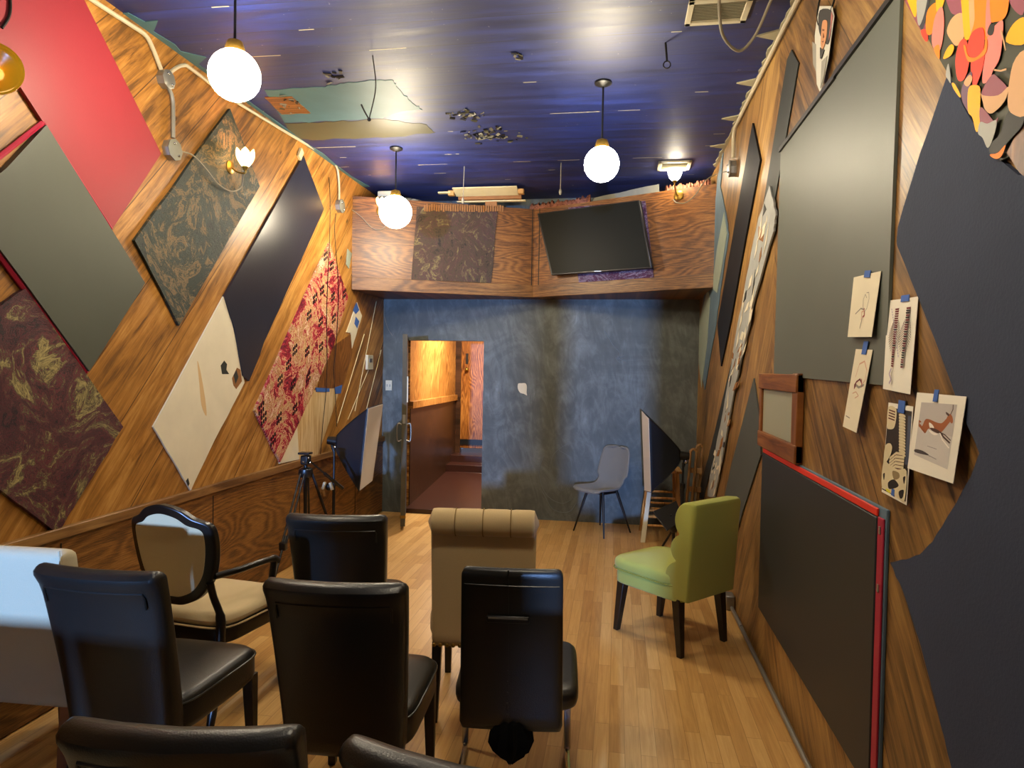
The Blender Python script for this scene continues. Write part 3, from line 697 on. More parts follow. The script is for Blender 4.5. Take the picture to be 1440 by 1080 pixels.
# mural: loose painted petals on a dark ground
MC = ['#3a3b2c', '#f5a800', '#f07c00', '#e23a24', '#ee7a70', '#c89a6c', '#8a4a58', '#9a9a94', '#16150f', '#6a4a60', '#2e3038', '#e86a50']
mural_m = [plain('mural paint %d' % i, c, .55, .3, var=.06) for i, c in enumerate(MC)]
def Z(pts): return [(1240+a/4.5, b/4.5) for a, b in pts]
def mural_shapes(mb, W, s_, b):
    def sh(m, pts, sm=4, d=[0]):
        d[0] += 1; wshape(mb, W, s_, b+.0002*d[0], Z(pts), m, .0006, sm)
    sh(6, [(150, -60), (240, -60), (300, 120), (330, 240), (280, 190), (215, 70)])
    sh(10, [(230, -60), (340, -60), (330, 40), (300, 170), (280, 180), (255, 90)])
    sh(1, [(180, -60), (255, -60), (258, 40), (246, 108), (215, 50)])
    sh(7, [(262, -60), (325, -60), (312, 60), (275, 160), (258, 100)])
    sh(6, [(440, -60), (560, -60), (550, 90), (500, 90), (470, 60)])
    sh(3, [(285, 190), (315, 185), (330, 240), (318, 262), (292, 225)])
    sh(2, [(330, 60), (385, 15), (380, 110), (358, 205), (325, 215), (316, 150)])
    sh(1, [(385, -60), (445, -60), (425, 40), (390, 90)])
    sh(4, [(380, 95), (420, 40), (436, 130), (425, 260), (398, 330), (362, 290), (358, 210)])
    sh(2, [(372, 300), (402, 280), (408, 330), (404, 372), (380, 335)])
    sh(5, [(455, 190), (490, 110), (550, 80), (570, 150), (565, 230), (520, 288), (480, 250)])
    sh(1, [(548, -60), (600, -60), (612, 200), (590, 250), (570, 240), (556, 100)])
    sh(5, [(600, -60), (650, -60), (650, 150), (612, 215)])
    sh(2, [(640, -60), (740, -60), (735, 200), (690, 250), (640, 200), (612, 215), (636, 120)])
    sh(4, [(722, -60), (756, -60), (745, 130), (715, 230), (708, 130)])
    sh(2, [(745, -60), (850, -60), (852, 60), (820, 120), (770, 135), (742, 120)])
    sh(6, [(852, -60), (960, -60), (950, 90), (880, 40)])
    sh(4, [(740, 200), (780, 150), (822, 130), (818, 250), (800, 370), (760, 440), (735, 500), (690, 520), (700, 380), (716, 260)])
    sh(8, [(730, 170), (745, 148), (768, 160), (760, 210), (738, 222), (722, 205)])
    sh(3, [(515, 380), (540, 270), (580, 245), (604, 330), (600, 420), (570, 500), (530, 500)])
    sh(3, [(600, 260), (630, 195), (690, 172), (704, 240), (690, 330), (640, 370), (600, 340)])
    sh(3, [(620, 380), (700, 330), (695, 420), (660, 520), (635, 560), (625, 500)])
    sh(1, [(438, 370), (460, 310), (490, 278), (508, 300), (486, 350)])
    sh(2, [(570, 290), (585, 290), (600, 350), (650, 360), (700, 310), (712, 250), (724, 255), (716, 330), (660, 375), (600, 385)])
    sh(7, [(455, 470), (473, 400), (488, 520), (470, 500)])
    sh(1, [(495, 525), (515, 530), (552, 600), (545, 612), (510, 565)])
    sh(9, [(560, 560), (600, 470), (628, 460), (615, 560), (610, 700), (585, 680), (562, 630)])
    sh(5, [(575, 520), (612, 470), (630, 500), (600, 545)])
    sh(1, [(605, 560), (650, 535), (682, 560), (680, 680), (676, 800), (655, 830), (630, 740), (602, 700)])
    sh(6, [(700, 560), (760, 470), (800, 490), (850, 540), (860, 580), (770, 605), (700, 610)])
    sh(5, [(675, 560), (700, 600), (800, 600), (868, 545), (840, 640), (760, 715), (715, 690), (700, 640)])
    sh(6, [(682, 680), (720, 700), (770, 760), (800, 740), (770, 800), (690, 790)])
    sh(7, [(684, 770), (730, 780), (790, 760), (775, 850), (735, 935), (700, 870), (670, 840)])
    sh(8, [(870, 700), (960, 700), (960, 790), (880, 880), (800, 960), (745, 960), (760, 900), (810, 850)])
    sh(2, [(750, 975), (800, 965), (850, 915), (830, 975), (800, 1003), (765, 995)])
    sh(5, [(865, 640), (900, 400), (990, 330), (990, 700), (900, 720)])
    sh(1, [(855, 260), (900, 150), (980, 110), (980, 270)])
    sh(5, [(818, 190), (828, 185), (856, 310), (850, 318)], 0)
    sh(5, [(775, 432), (820, 440), (858, 428), (860, 440), (820, 450), (778, 445)], 0)
wpanel('mural', [(1268, -30), (1317, 62), (1340, 102), (1347, 114), (1362, 138), (1382, 175), (1396, 197), (1408, 213), (1416, 226), (1436, 216), (1450, 180), (1600, 120), (1600, -160), (1330, -160)], 'R', mural_m, 'colourful mural of orange, red, pink and yellow petals on the right wall', 'mural', .012, extra=mural_shapes)
wpanel('wood_diamond', [(1428, 214), (1452, 168), (1560, 200), (1560, 330), (1446, 242)], 'R', [M['frame_wood']], 'brown wooden diamond at the right edge below the mural', 'board', .016)

# low black board with a red edge
y0, y1, z0, z1 = 2.20, 3.93, .315, 1.232
bb = empty('black_board', 'big black board with red edging mounted low on the right wall', 'board', (XR, (y0+y1)/2, z0)); yc = (y0+y1)/2
def bbx(name, ya, yb, za, zb, x0, x1, m, bev=.003): return MB().box((-(x0+x1)/2, (ya+yb)/2-yc, (za+zb)/2-z0), (x1-x0, yb-ya, zb-za)).build(name, m, bb, bev)
bbx('backing', y0, y1, z0, z1, .0005, .012, M['bluegrey'])
bbx('face', y0+.054, y1, z0, z1-.034, .012, .022, M['blackboard'])
bbx('side_strip', y0+.005, y0+.05, z0, z1-.03, .012, .019, M['magenta'])
bbx('top_strip', y0+.054, y1-.01, z1-.032, z1-.006, .012, .020, M['scarlet'])
for yy, zz in ((y0+.027, z1-.07), (y0+.027, .98)): bbx('staple', yy-.006, yy+.006, zz-.012, zz+.012, .019, .022, M['steel'], 0)
# small framed pane standing on the board
wy0, wy1, wz0, wz1 = 3.18, 3.98, 1.235, 1.645
fp = empty('framed_pane', 'small wooden framed pane of dusty glass above the black board', 'framed pane', (XR, (wy0+wy1)/2, wz0)); wc = (wy0+wy1)/2
def fpx(name, ya, yb, za, zb, x1, m, bev=.004, x0=.002): return MB().box((-(x0+x1)/2, (ya+yb)/2-wc, (za+zb)/2-wz0), (x1-x0, yb-ya, zb-za)).build(name, m, fp, bev)
fpx('top_rail', wy0, wy1, wz1-.085, wz1, .04, M['frame_wood_h']); fpx('bottom_rail', wy0, wy1, wz0, wz0+.085, .04, M['frame_wood_h'])
fpx('stile', wy0, wy0+.09, wz0+.001, wz1+.004, .034, M['frame_wood']); fpx('stile', wy1-.05, wy1, wz0+.001, wz1-.001, .034, M['frame_wood'])
fpx('glass', wy0+.08, wy1-.04, wz0+.075, wz1-.075, .022, M['frosted'], 0)

# far diamonds of the right wall
wpanel('painted_board', [(1062, 532), (1070, 590), (1072, 640), (1046, 720), (1024, 800), (1012, 770), (1010, 745), (1030, 655)], 'R', M['slate'], 'slate grey diamond panel behind the green chair', th=.008)
wpanel('painted_board', [(1061, 173), (1072, 225), (1050, 340), (1030, 450), (1016, 515), (1011, 455), (1035, 320)], 'R', M['navydark'], 'narrow black navy diamond panel high in the far right corner', th=.012)
wpanel('painted_board', [(1115, 70), (1125, 89), (1112, 165), (1096, 255), (1088, 300), (1060, 420), (1032, 540), (1010, 620), (990, 702), (981, 700), (998, 640), (1040, 468), (1073, 300), (1096, 160), (1109, 83)], 'R', M['charcoal'], 'long charcoal strip slanting behind the torn silver strip', th=.006)
def torn(mb, W, s_, b):
    r = random.Random(11)
    for i in range(64):
        t = r.random()**.8; x = 1084+(1004-1084)*t+r.uniform(-9, 9)*(.55+.45*math.sin(PI*min(1, t*1.3))); y = 300+390*t+r.uniform(-8, 8)
        if not (t > .03): continue
        c = W(x, y); a = r.uniform(.014, .04); l = r.uniform(.03, .10); ang = rad(132+r.uniform(-30, 30)); u = Vector((0, math.cos(ang), math.sin(ang))); v = Vector((0, -u.z, u.y))
        mb.prism([c+Vector((s_*b, 0, 0))+u*l+v*a*.3, c+Vector((s_*b, 0, 0))+v*a, c+Vector((s_*(b+.004), 0, 0))-u*l, c+Vector((s_*b, 0, 0))-v*a*.7], (s_*.002, 0, 0), r.choice([1, 1, 1, 1, 2, 3]))
    wshape(mb, W, s_, b+.001, [(1072, 318), (1080, 326), (1078, 340), (1071, 336)], 2); wshape(mb, W, s_, b+.002, [(1080, 286), (1083, 294), (1078, 304)], 3)
wpanel('torn_plaster_strip', [(1087, 261), (1092, 280), (1096, 303), (1093, 325), (1080, 368), (1065, 420), (1050, 490), (1034, 560), (1018, 650), (1008, 699), (998, 698), (1003, 660), (1020, 580), (1042, 450), (1058, 370), (1071, 306)], 'R', [M['silver'], M['plaster'], M['lath'], M['charcoal']], 'long torn silver and white plaster strip slanting down the right wall', 'plaster strip', .010, .9, 12, 4, .009, extra=torn)
def pale(mb, W, s_, b):
    wshape(mb, W, s_, b, [(1020, 298), (1024, 328), (1016, 380), (1010, 412), (1003, 405), (1010, 350)], 1, .004)
    wshape(mb, W, s_, b, [(997, 406), (1000, 420), (996, 480), (988, 545), (984, 510), (985, 450)], 1, .004)
wpanel('plaster_diamond', [(1018, 214), (1014, 262), (1022, 300), (1026, 330), (1014, 410), (1006, 470), (992, 548), (985, 510), (986, 452), (1002, 330), (1010, 250)], 'R', [M['bluegrey'], M['palegrey']], 'torn blue grey plaster diamond at the right end of the soffit', 'plaster', .006, .5, 9, 4, extra=pale)

# taped papers
def sheet(name, cor, label, drawing=None, tapes=(), mats=None, off=.004, bow=.016, cat='paper'):
    P = [RW(*c)+Vector((-off, 0, 0)) for c in cor]; c0 = sum(P, Vector())/4
    def S(u, v, d=0.):
        p = P[0].lerp(P[1], u).lerp(P[3].lerp(P[2], u), v); return p-c0+Vector((-bow*v-d, 0, 0))
    root = empty(name, label, cat, c0); N_ = 8
    ms = mats or [M['paper']]; mb = MB(); vs = []
    for d in (0, .0012):
        for j in range(N_+1):
            for i in range(N_+1): vs.append(S(i/N_, j/N_, d))
    k = (N_+1)**2; fs = []
    for j in range(N_):
        for i in range(N_):
            a = j*(N_+1)+i; fs += [(a, a+1, a+N_+2, a+N_+1), (k+a, k+a+N_+1, k+a+N_+2, k+a+1)]
    for i in range(N_):
        for a, b in ((i, i+1), (N_*(N_+1)+i, N_*(N_+1)+i+1), (i*(N_+1), (i+1)*(N_+1)), (i*(N_+1)+N_, (i+1)*(N_+1)+N_)): fs.append((a, b, k+b, k+a))
    mb.add(vs, fs, 0)
    lay = [0]
    def shape(m, uv, sm=0):
        lay[0] += 1; q = [Vector((a, b, 0)) for a, b in uv]
        if sm: q = smooth_poly(q, sm)
        d = .0016+.00004*lay[0]
        if len(q) == 4 and (max(a.y for a in q)-min(a.y for a in q)) > .3:      # large areas follow the bow of the sheet
            rings = []
            for i in range(9):
                t = i/8; rings.append([S(*(q[0].lerp(q[3], t)).xy, d), S(*(q[1].lerp(q[2], t)).xy, d)])
            mb.loft(rings, False, m, closed=False)
        else: mb.add([S(a.x, a.y, d) for a in q], [tuple(range(len(q)))], m)
    def line(m, uv, w):
        for a, b in zip(uv[:-1], uv[1:]):
            a, b = Vector((*a, 0)), Vector((*b, 0)); t = (b-a).normalized(); n = Vector((-t.y, t.x, 0))*w/2; t = t*w*.3
            shape(m, [(a-n-t).xy, (b-n+t).xy, (b+n+t).xy, (a+n-t).xy])
    if drawing: drawing(shape, line)
    mb.build('sheet', ms, root)
    for u, v, w, h, tilt in tapes:
        t = MB(); q = [S(u-w/2, v-h/2, .002), S(u+w/2, v-h/2+tilt, .002), S(u+w/2, v+h/2+tilt, .003), S(u-w/2, v+h/2, .003)]
        t.prism(q, (-.0015, 0, 0)); t.build('tape', M['tape'], root)
    return root
pen = [plain('pencil grey', '#8d857a', .8), plain('red pencil', '#a05048', .8), plain('pale red pencil', '#c99a80', .8), plain('dark red ink', '#6a2028', .8), plain('ink black', '#1c1618', .8), plain('mauve wash', '#a898ac', .8)]
def dr1(shape, line):
    line(1, [(.62, .38), (.55, .32), (.5, .4), (.52, .52), (.6, .6), (.68, .55), (.72, .4), (.68, .3), (.6, .3)], .012)
    line(1, [(.25, .62), (.45, .54), (.55, .56)], .022); line(2, [(.58, .55), (.62, .66), (.56, .68)], .03); line(1, [(.55, .7), (.52, .8), (.5, .86)], .016)
    line(3, [(.6, .58), (.5, .6), (.52, .72)], .02)
sheet('drawing', [(1207, 390), (1246, 381), (1240, 474), (1205, 474)], 'faint pencil sketch taped at the top of the grey board', dr1, [(.55, -.01, .22, .11, .02)], [M['paper']]+pen, .014)
def dr2(shape, line):
    line(3, [(.3, .34), (.4, .18), (.68, .14), (.9, .24), (.92, .36), (.78, .42)], .02)
    shape(4, [(.3, .44), (.42, .38), (.42, .46), (.34, .5)]); line(4, [(.42, .40), (.6, .36), (.75, .4)], .025); line(1, [(.42, .44), (.62, .46), (.9, .42)], .03); line(2, [(.7, .36), (.8, .44)], .03)
    line(3, [(.3, .55), (.5, .52), (.7, .56), (.5, .6)], .012); line(1, [(.12, .85), (.4, .86)], .012)
sheet('drawing', [(1210, 491), (1234, 492), (1218, 609), (1198, 600)], 'narrow tilted pencil sketch taped below the faint sketch', dr2, [(.58, -.02, .26, .16, .0)], [M['paper']]+pen, .014)
def dr3(shape, line):
    r = random.Random(3)
    for cx, lean in ((.36, -.03), (.76, -.06)):
        for i in range(26):
            t = i/25; v = .10+.62*t; c = cx+lean*t; w = .07*(1-.35*t)
            shape(r.choice([4, 4, 5, 4]), [(c-w+r.uniform(-.01, .01), v), (c+w, v+r.uniform(-.004, .004)), (c+w*.8, v+.019), (c-w*.9, v+.018)])
            if 4 < i < 18:
                l = .16*math.sin(PI*(i-3)/16); line(5 if i % 2 else 4, [(c-w, v), (c-w-l, v+.05)], .007); line(5, [(c+w, v), (c+w+l*.7, v+.045)], .007)
    for i in range(18): shape(6, [(.2+.02*i % .5, .1+.03*i), (.24+.02*i % .5, .1+.03*i), (.23+.02*i % .5, .125+.03*i)])
    line(6, [(.34, .76), (.28, .82), (.36, .88), (.3, .92)], .03)
sheet('drawing', [(1251, 423), (1294, 417), (1291, 555), (1252, 547)], 'white sheet with two dark red spine drawings taped on the wood', dr3, [(.62, .0, .26, .07, 0)], [M['paperwhite']]+pen)
bone = [plain('photo black', '#12120e', .4), plain('bone', '#cdbf98', .6), plain('bone shade', '#8a7650', .6), plain('photo dark red', '#5a2018', .6), plain('yellow mark', '#d8d020', .6), plain('photo blue grey', '#3a4458', .6)]
def dr4(shape, line):
    shape(1, [(.02, .05), (.97, .05), (.97, .97), (.02, .97)])
    shape(6, [(.84, .1), (.97, .1), (.97, .6), (.84, .6)]); shape(2, [(.02, .05), (.36, .06), (.34, .25), (.12, .29), (.02, .26)], 4)
    for i in range(4): line(4, [(.06, .08+.03*i), (.32, .09+.03*i)], .014)
    for i in range(14):
        t = i/13; c = .62+.12*t; v = .10+.40*t
        shape(2, [(c-.13, v), (c+.02, v-.006), (c+.12, v+.008), (c+.1, v+.026), (c-.1, v+.028)], 3); shape(3, [(c-.1, v+.024), (c+.1, v+.022), (c+.08, v+.03), (c-.08, v+.032)])
    shape(2, [(.02, .50), (.2, .44), (.32, .47), (.28, .56), (.12, .66), (.02, .74)], 4)
    for i in range(5): line(2, [(.82, .50+.035*i), (.5, .52+.035*i), (.26, .60+.035*i)], .028); line(4, [(.75, .525+.035*i), (.45, .55+.035*i)], .012)
    shape(2, [(.02, .66), (.3, .67), (.62, .68), (.95, .66), (.95, .96), (.7, .97), (.3, .95), (.02, .93)], 4)
    shape(1, [(.28, .86), (.5, .80), (.7, .84), (.5, .90), (.32, .92)], 4); shape(3, [(.42, .72), (.66, .71), (.7, .76), (.5, .80)], 4)
    shape(1, [(.72, .9), (.9, .86), (.88, .94), (.78, .96)], 4); shape(1, [(.84, .74), (.93, .72), (.9, .8)], 3); shape(1, [(.04, .8), (.12, .78), (.1, .86)], 3)
    shape(5, [(.22, .93), (.4, .935), (.38, .965), (.22, .96)])
sheet('photo_print', [(1252, 566), (1287, 572), (1286, 711), (1250, 692)], 'photo print of a bleached animal skeleton taped on the wood', dr4, [(.58, .02, .26, .13, 0), (.5, .93, .12, .09, .0)], [M['paperwhite']]+bone)
deer = [plain('photo grey sky', '#b3aca6', .5), plain('photo pale ground', '#c2bcb4', .5), plain('antelope brown', '#96501f', .5), plain('antelope dark', '#3a1c10', .5), plain('antelope white', '#e6ddd0', .5), plain('photo ground shadow', '#3c3638', .5), plain('photo mid grey', '#8f8886', .5)]
def dr5(shape, line):
    shape(1, [(.13, .12), (.86, .10), (.86, .86), (.12, .80)]); shape(2, [(.125, .42), (.86, .48), (.86, .858), (.12, .80)])
    shape(3, [(.22, .42), (.27, .33), (.36, .32), (.5, .34), (.62, .34), (.70, .28), (.76, .26), (.78, .30), (.72, .37), (.66, .43), (.60, .46), (.45, .44), (.36, .44), (.31, .50), (.25, .48), (.19, .45), (.14, .41), (.18, .40)], 4)
    shape(5, [(.36, .36), (.44, .38), (.48, .42), (.40, .43)], 3); shape(4, [(.40, .42), (.5, .42), (.60, .44), (.58, .47), (.44, .45)], 3); shape(5, [(.38, .45), (.5, .47), (.58, .48), (.5, .50), (.42, .48)], 3)
    shape(3, [(.70, .29), (.74, .22), (.80, .24), (.83, .30), (.81, .325), (.76, .30)], 3); shape(4, [(.67, .20), (.74, .22), (.74, .245), (.69, .23)], 2)
    line(4, [(.77, .22), (.80, .16), (.79, .11)], .012)
    line(3, [(.15, .42), (.14, .36), (.18, .37)], .02); line(3, [(.27, .47), (.22, .44), (.16, .42)], .03)
    line(4, [(.62, .45), (.70, .50), (.83, .55)], .022); line(5, [(.62, .46), (.68, .53), (.83, .61)], .016); line(4, [(.6, .45), (.72, .47), (.84, .52)], .014)
    shape(6, [(.13, .73), (.25, .72), (.36, .73), (.46, .755), (.34, .765), (.14, .765)], 3); line(7, [(.46, .76), (.62, .78)], .01); line(7, [(.4, .65), (.6, .66)], .008)
sheet('photo_print', [(1298, 552), (1369, 558), (1360, 681), (1293, 659)], 'photo print of a leaping brown antelope taped beside the navy cloth', dr5, [(.44, .02, .09, .15, 0)], [M['paperwhite']]+deer, .014)

# torn portrait strip hanging from a wire ring
pc = [plain('poster grey', '#9a978c', .7), plain('poster skin', '#cf8f5e', .7), plain('poster dark', '#33302e', .7), plain('poster white', '#cfcdc0', .7), plain('poster pink', '#b87068', .7), plain('poster shade', '#7e5038', .7)]
pts = [(1160, 8), (1178, 8), (1181, 22), (1177, 50), (1173, 80), (1166, 112), (1161, 130), (1156, 118), (1154, 80), (1153, 50), (1156, 28)]
c0 = RW(1167, 60)+Vector((-.02, 0, 0)); po = empty('torn_poster', 'torn portrait strip hanging from a wire ring high on the right wall', 'poster', c0)
mb = MB()
def psh(m, px, d, sm=0):
    q = [RW(*p)-RW(1167, 60) for p in px]
    if sm: q = smooth_poly(q, sm)
    mb.prism([p+Vector((-d, 0, 0)) for p in q], (-.0015, 0, 0), m)
psh(3, pts, 0)
psh(4, [(1164, 10), (1177, 12), (1178, 30), (1176, 46), (1163, 46), (1160, 28)], .002) if False else None
psh(2, [(1161, 14), (1177, 14), (1178, 34), (1175, 56), (1171, 62), (1162, 50), (1159, 34)], .002, 3)
psh(1, [(1166, 29), (1172, 29), (1172, 42), (1171, 52), (1168, 64), (1165, 70), (1163, 60), (1164, 44)], .004, 3)
psh(5, [(1166, 40), (1169, 41), (1168, 43), (1166, 43)], .006); psh(5, [(1165, 58), (1168, 57), (1167, 59)], .006); psh(5, [(1167, 46), (1168.5, 52), (1167, 53)], .006)
psh(4, [(1178, 16), (1180, 22), (1176, 50), (1174, 56), (1177, 34)], .003)
psh(2, [(1162, 66), (1168, 70), (1164, 82), (1162, 82)], .004); psh(0, [(1164, 86), (1172, 78), (1167, 108), (1162, 124)], .003); psh(0, [(1150, 58), (1155, 62), (1155, 100), (1151, 90)], .001)
mb.build('paper', pc, po)
rc = RW(1170, -2)+Vector((-.02, 0, 0))-c0
MB().tube([rc+Vector((0, .13*math.cos(t*PI/12), .09*math.sin(t*PI/12))) for t in range(25)], .004, 6).build('wire_ring', M['wire'], po)

# ------------------------------------------------------------------ conduits, boxes, wall lamps
def conduit(name, pts3, r, m, label, cat='conduit'):
    mb = MB().tube(curve_pts(pts3, 5), r, 8); return tag(recentre(mb.build(name, M[m])), label, cat)
o_ = Vector((.02, 0, 0))
conduit('conduit', [LW(x, y)+o_ for x, y in ((60, -45), (124, 0), (180, 36), (200, 50), (210, 68), (222, 98))], .012, 'dingywhite', 'dingy white conduit running to the upper junction box on the left wall')
conduit('conduit', [LW(x, y)+o_ for x, y in ((231, 108), (240, 98), (254, 92), (266, 98), (328, 143), (440, 210), (552, 274))], .011, 'dingywhite', 'long pale conduit running along the left ceiling edge behind the globes')
conduit('conduit', [LW(x, y)+o_ for x, y in ((232, 122), (238, 138), (239, 160), (239, 194))], .012, 'steel', 'short bent conduit between the two left junction boxes')
conduit('conduit', [LW(x, y)+o_ for x, y in ((466, 226), (472, 240), (474, 262), (474, 282))], .010, 'dingywhite', 'short conduit dropping to the far left junction box')
def jbox(p, s_, label, r=.062, cover='steel'):
    b = empty('junction_box', label, 'junction box', (p.x, p.y, p.z)); R = Matrix.Rotation(PI/2*s_, 4, 'Y')
    MB().lathe([(r, 0), (r, .036), (r*.97, .04)], n=8, mat=R).build('body', M['steel'], b)
    MB().lathe([(r*1.06, .04), (r*1.06, .046), (r*.9, .05), (.004, .051)], n=8, mat=R).build('cover', M[cover], b)
    for a in (.6, 3.7):
        MB().sphere(R@Vector((r*.6*math.cos(a), r*.6*math.sin(a), .052)), .008, 6).build('screw', M['chrome'], b)
jbox(LW(228, 112), 1, 'upper grey octagonal junction box near the left ceiling edge', .052)
jbox(LW(237, 211), 1, 'speckled octagonal junction box right of the red panel', .060, 'dirtygrey')
jbox(LW(475, 290), 1, 'octagonal junction box beside the left end of the soffit', .062, 'dirtygrey')
jbox(RW(1034, 237), -1, 'octagonal junction box high on the far right wall', .062)
conduit('conduit', [RW(x, y)-o_ for x, y in ((1160, -52), (1127, 2), (1085, 85), (1044, 166), (1036, 186), (1035, 222))], .013, 'dingywhite', 'pale conduit along the right ceiling edge to the junction box')
# floor-level conduit along the right wall
conduit('conduit', [Vector((XR-.03, y, .035)) for y in (4.55, 4.40)]+[Vector((XR-.03, 4.36, .035))], .013, 'steel', 'short conduit at floor level behind the green chair')
fy = FL(1035, 858).y
tag(recentre(MB().tube([Vector((XR-.03, fy-.05, .03)), Vector((XR-.03, 3.4, .03)), Vector((XR-.03, .6, .03))], .013, 8).build('conduit', M['steel'])), 'grey conduit running along the foot of the right wall', 'conduit')
fo = empty('floor_outlet', 'silver outlet box at the foot of the right wall', 'outlet', (XR-.035, fy+.03, 0))
MB().box((0, 0, .05), (.06, .11, .10)).build('box', M['steel'], fo, .008); MB().box((-.032, 0, .055), (.006, .08, .07)).build('cover_plate', M['chrome'], fo, .003)
MB().sphere((-.036, .02, .065), .01, 6).build('socket', M['blackplastic'], fo)

def tulip(p, s_, label, lit, r=.055, axis=None, petals=6, bare=False):
    """wall lamp: backplate, curved arm, petalled glass shade"""
    t = empty('wall_lamp', label, 'wall lamp', p)
    dirn = Vector((s_, 0, 0)) if axis is None else Vector(axis).normalized()
    return t, dirn
def petal_shade(parent, c, r, h, m, n=6):
    for k in range(n):
        a = 2*PI*k/n; u = Vector((math.cos(a), math.sin(a), 0)); v = Vector((-math.sin(a), math.cos(a), 0)); mb = MB(); vs = []; fs = []
        for i in range(7):
            t = i/6; w = r*.62*math.sin(PI*(.12+.80*t))*(1 if t < .97 else .3); rr = r*(.35+.75*math.sin(PI*.55*t)); z = h*t
            for j in range(5):
                q = (j-2)/2; vs.append(c+u*(rr-.25*w*q*q)+v*w*q+Vector((0, 0, z)))
        for i in range(6):
            for j in range(4): fs.append((i*5+j, i*5+j+1, i*5+j+6, i*5+j+5))
        mb.add(vs, fs); mb.build('glass_petal', m, parent, solid=.003)
def wall_lamp(p, back, label, m, r=.05, h=.095):
    """p: middle of the shade; back: point on the wall behind it"""
    t = empty('wall_lamp', label, 'wall lamp', back); c = p-back; n = Vector(c); n.z = 0; n.normalize(); R = Vector((0, 0, 1)).rotation_difference(n).to_matrix()
    MB().lathe([(.045, 0), (.045, .008), (.03, .016), (.004, .018)], n=20, mat=R).build('backplate', M['brass'], t)
    base = c+Vector((0, 0, -h*.55))
    MB().tube(curve_pts([n*.01, n*(c.dot(n)*.5)+Vector((0, 0, -.05+c.z*.3)), base+Vector((0, 0, -.04)), base], 6), .006, 8).build('arm', M['brass'], t)
    MB().lathe([(.012, -.02), (.022, 0), (.014, .012)], c=base, n=16).build('lamp_holder', M['brass'], t)
    petal_shade(t, base+Vector((0, 0, .004)), r, h, m)
    MB().sphere(base+Vector((0, 0, h*.45)), r*.42, 8, 0, (1, 1, 1.3)).build('bulb', M['bulbwhite'], t)
    return t
lp1 = LW(345, 222); lp1 = on_plane(345, 222, (XL+.13, 0, 0), (1, 0, 0))
wall_lamp(lp1, Vector((XL+.018, lp1.y, lp1.z-.06)), 'lit amber tulip lamp on the green black cloth panel', M['tulip'], .055, .11)
n0 = soff_n(0); lp2 = soff_pt(536, 285, 0, .11)
wall_lamp(lp2, lp2-n0*.108+Vector((0, 0, -.06)), 'lit tulip lamp on the soffit hidden behind the far left globe', M['tulip'], .045, .09)
n1 = soff_n(1); lp3 = soff_pt(949, 247, 1, .11)
wall_lamp(lp3, Vector((lp3.x, lp3.y, min(lp3.z-.09, ST-.06)))-n1*.108, 'bright white tulip lamp at the right end of the soffit', M['bulbwhite'], .055, .085)
# amber glass shade at the left edge
lp4 = on_plane(-9, 97, (XL+.12, 0, 0), (1, 0, 0)); al = empty('wall_lamp', 'ribbed amber glass wall lamp at the left edge on the red panel', 'wall lamp', (XL+.02, lp4.y, lp4.z))
R = Vector((0, 0, 1)).rotation_difference(Vector((.55, -.75, .0)).normalized()).to_matrix(); cc = lp4-Vector((XL+.02, lp4.y, lp4.z))
MB().lathe([(.045, 0), (.045, .01), (.004, .012)], n=20, mat=Matrix.Rotation(PI/2, 3, 'Y')).build('backplate', M['brass'], al)
MB().tube([(0, 0, 0), cc*.6, cc-R@Vector((0, 0, .05))], .008, 8).build('arm', M['brass'], al)
pr = [(.012, -.05)]
for i in range(13):
    t = i/12; pr.append((.02+.085*t**.6+.0035*(i % 2), -.045+.06*t*t))
pr += [(.098, .016)]+[(.10-.09*(i/9)+.002*(i % 2), .012-.035*(i/9)) for i in range(1, 10)]
MB().lathe(pr, c=cc, n=40, mat=R).build('glass_shade', M['amber'], al)
MB().sphere(cc+R@Vector((0, 0, -.004)), .012, 8).build('bulb', M['tulip'], al)
# cords
def cord(pts, label, m='greywire', r=.0045, name='power_cord', cat='cord'):
    return tag(recentre(MB().tube(curve_pts(pts, 7), r, 6).build(name, M[m])), label, cat)
b1 = LW(249, 213)
cord([b1+Vector((.03, 0, 0))]+[on_plane(x, y, (XL+.045, 0, 0), (1, 0, 0)) for x, y in ((272, 219), (290, 238), (306, 258), (325, 269), (340, 262))]+[lp1+Vector((-.02, 0, -.085))], 'grey cord from the speckled box to the amber tulip lamp')
cord([LW(484, 291)+Vector((.03, 0, 0)), soff_pt(492, 293, 0, .03), soff_pt(508, 305, 0, .03), soff_pt(524, 321, 0, .03), soff_pt(538, 322, 0, .03), soff_pt(545, 312, 0, .05)], 'thin cord from the corner box to the hidden soffit lamp', 'greywire', .0035)
cord([RW(1027, 241)-Vector((.03, 0, 0))]+[on_plane(x, y, (0, 6.12, 0), (0, 1, 0)) for x, y in ((1010, 244), (992, 254), (978, 274), (964, 285), (952, 285))]+[soff_pt(947, 281, 1, .04)], 'pale cord from the right box to the bright white lamp', 'greywire', .005)
cord([CE(462, 231)+Vector((-.02, 0, 0))]+[LW(x, y)+Vector((.025, 0, 0)) for x, y in ((460, 265), (460, 330), (456, 430), (456, 530), (450, 600), (447, 640))], 'thin black wire hanging down across the floral cloth', 'wire', .003, 'hanging_wire', 'wire')
cord([LW(468, 300)+Vector((.03, 0, 0))]+[LW(x, y)+Vector((.026, 0, 0)) for x, y in ((467, 330), (472, 400), (470, 470), (466, 520), (468, 560), (470, 600))], 'thin black wire hanging from the far left junction box', 'wire', .003, 'hanging_wire', 'wire')
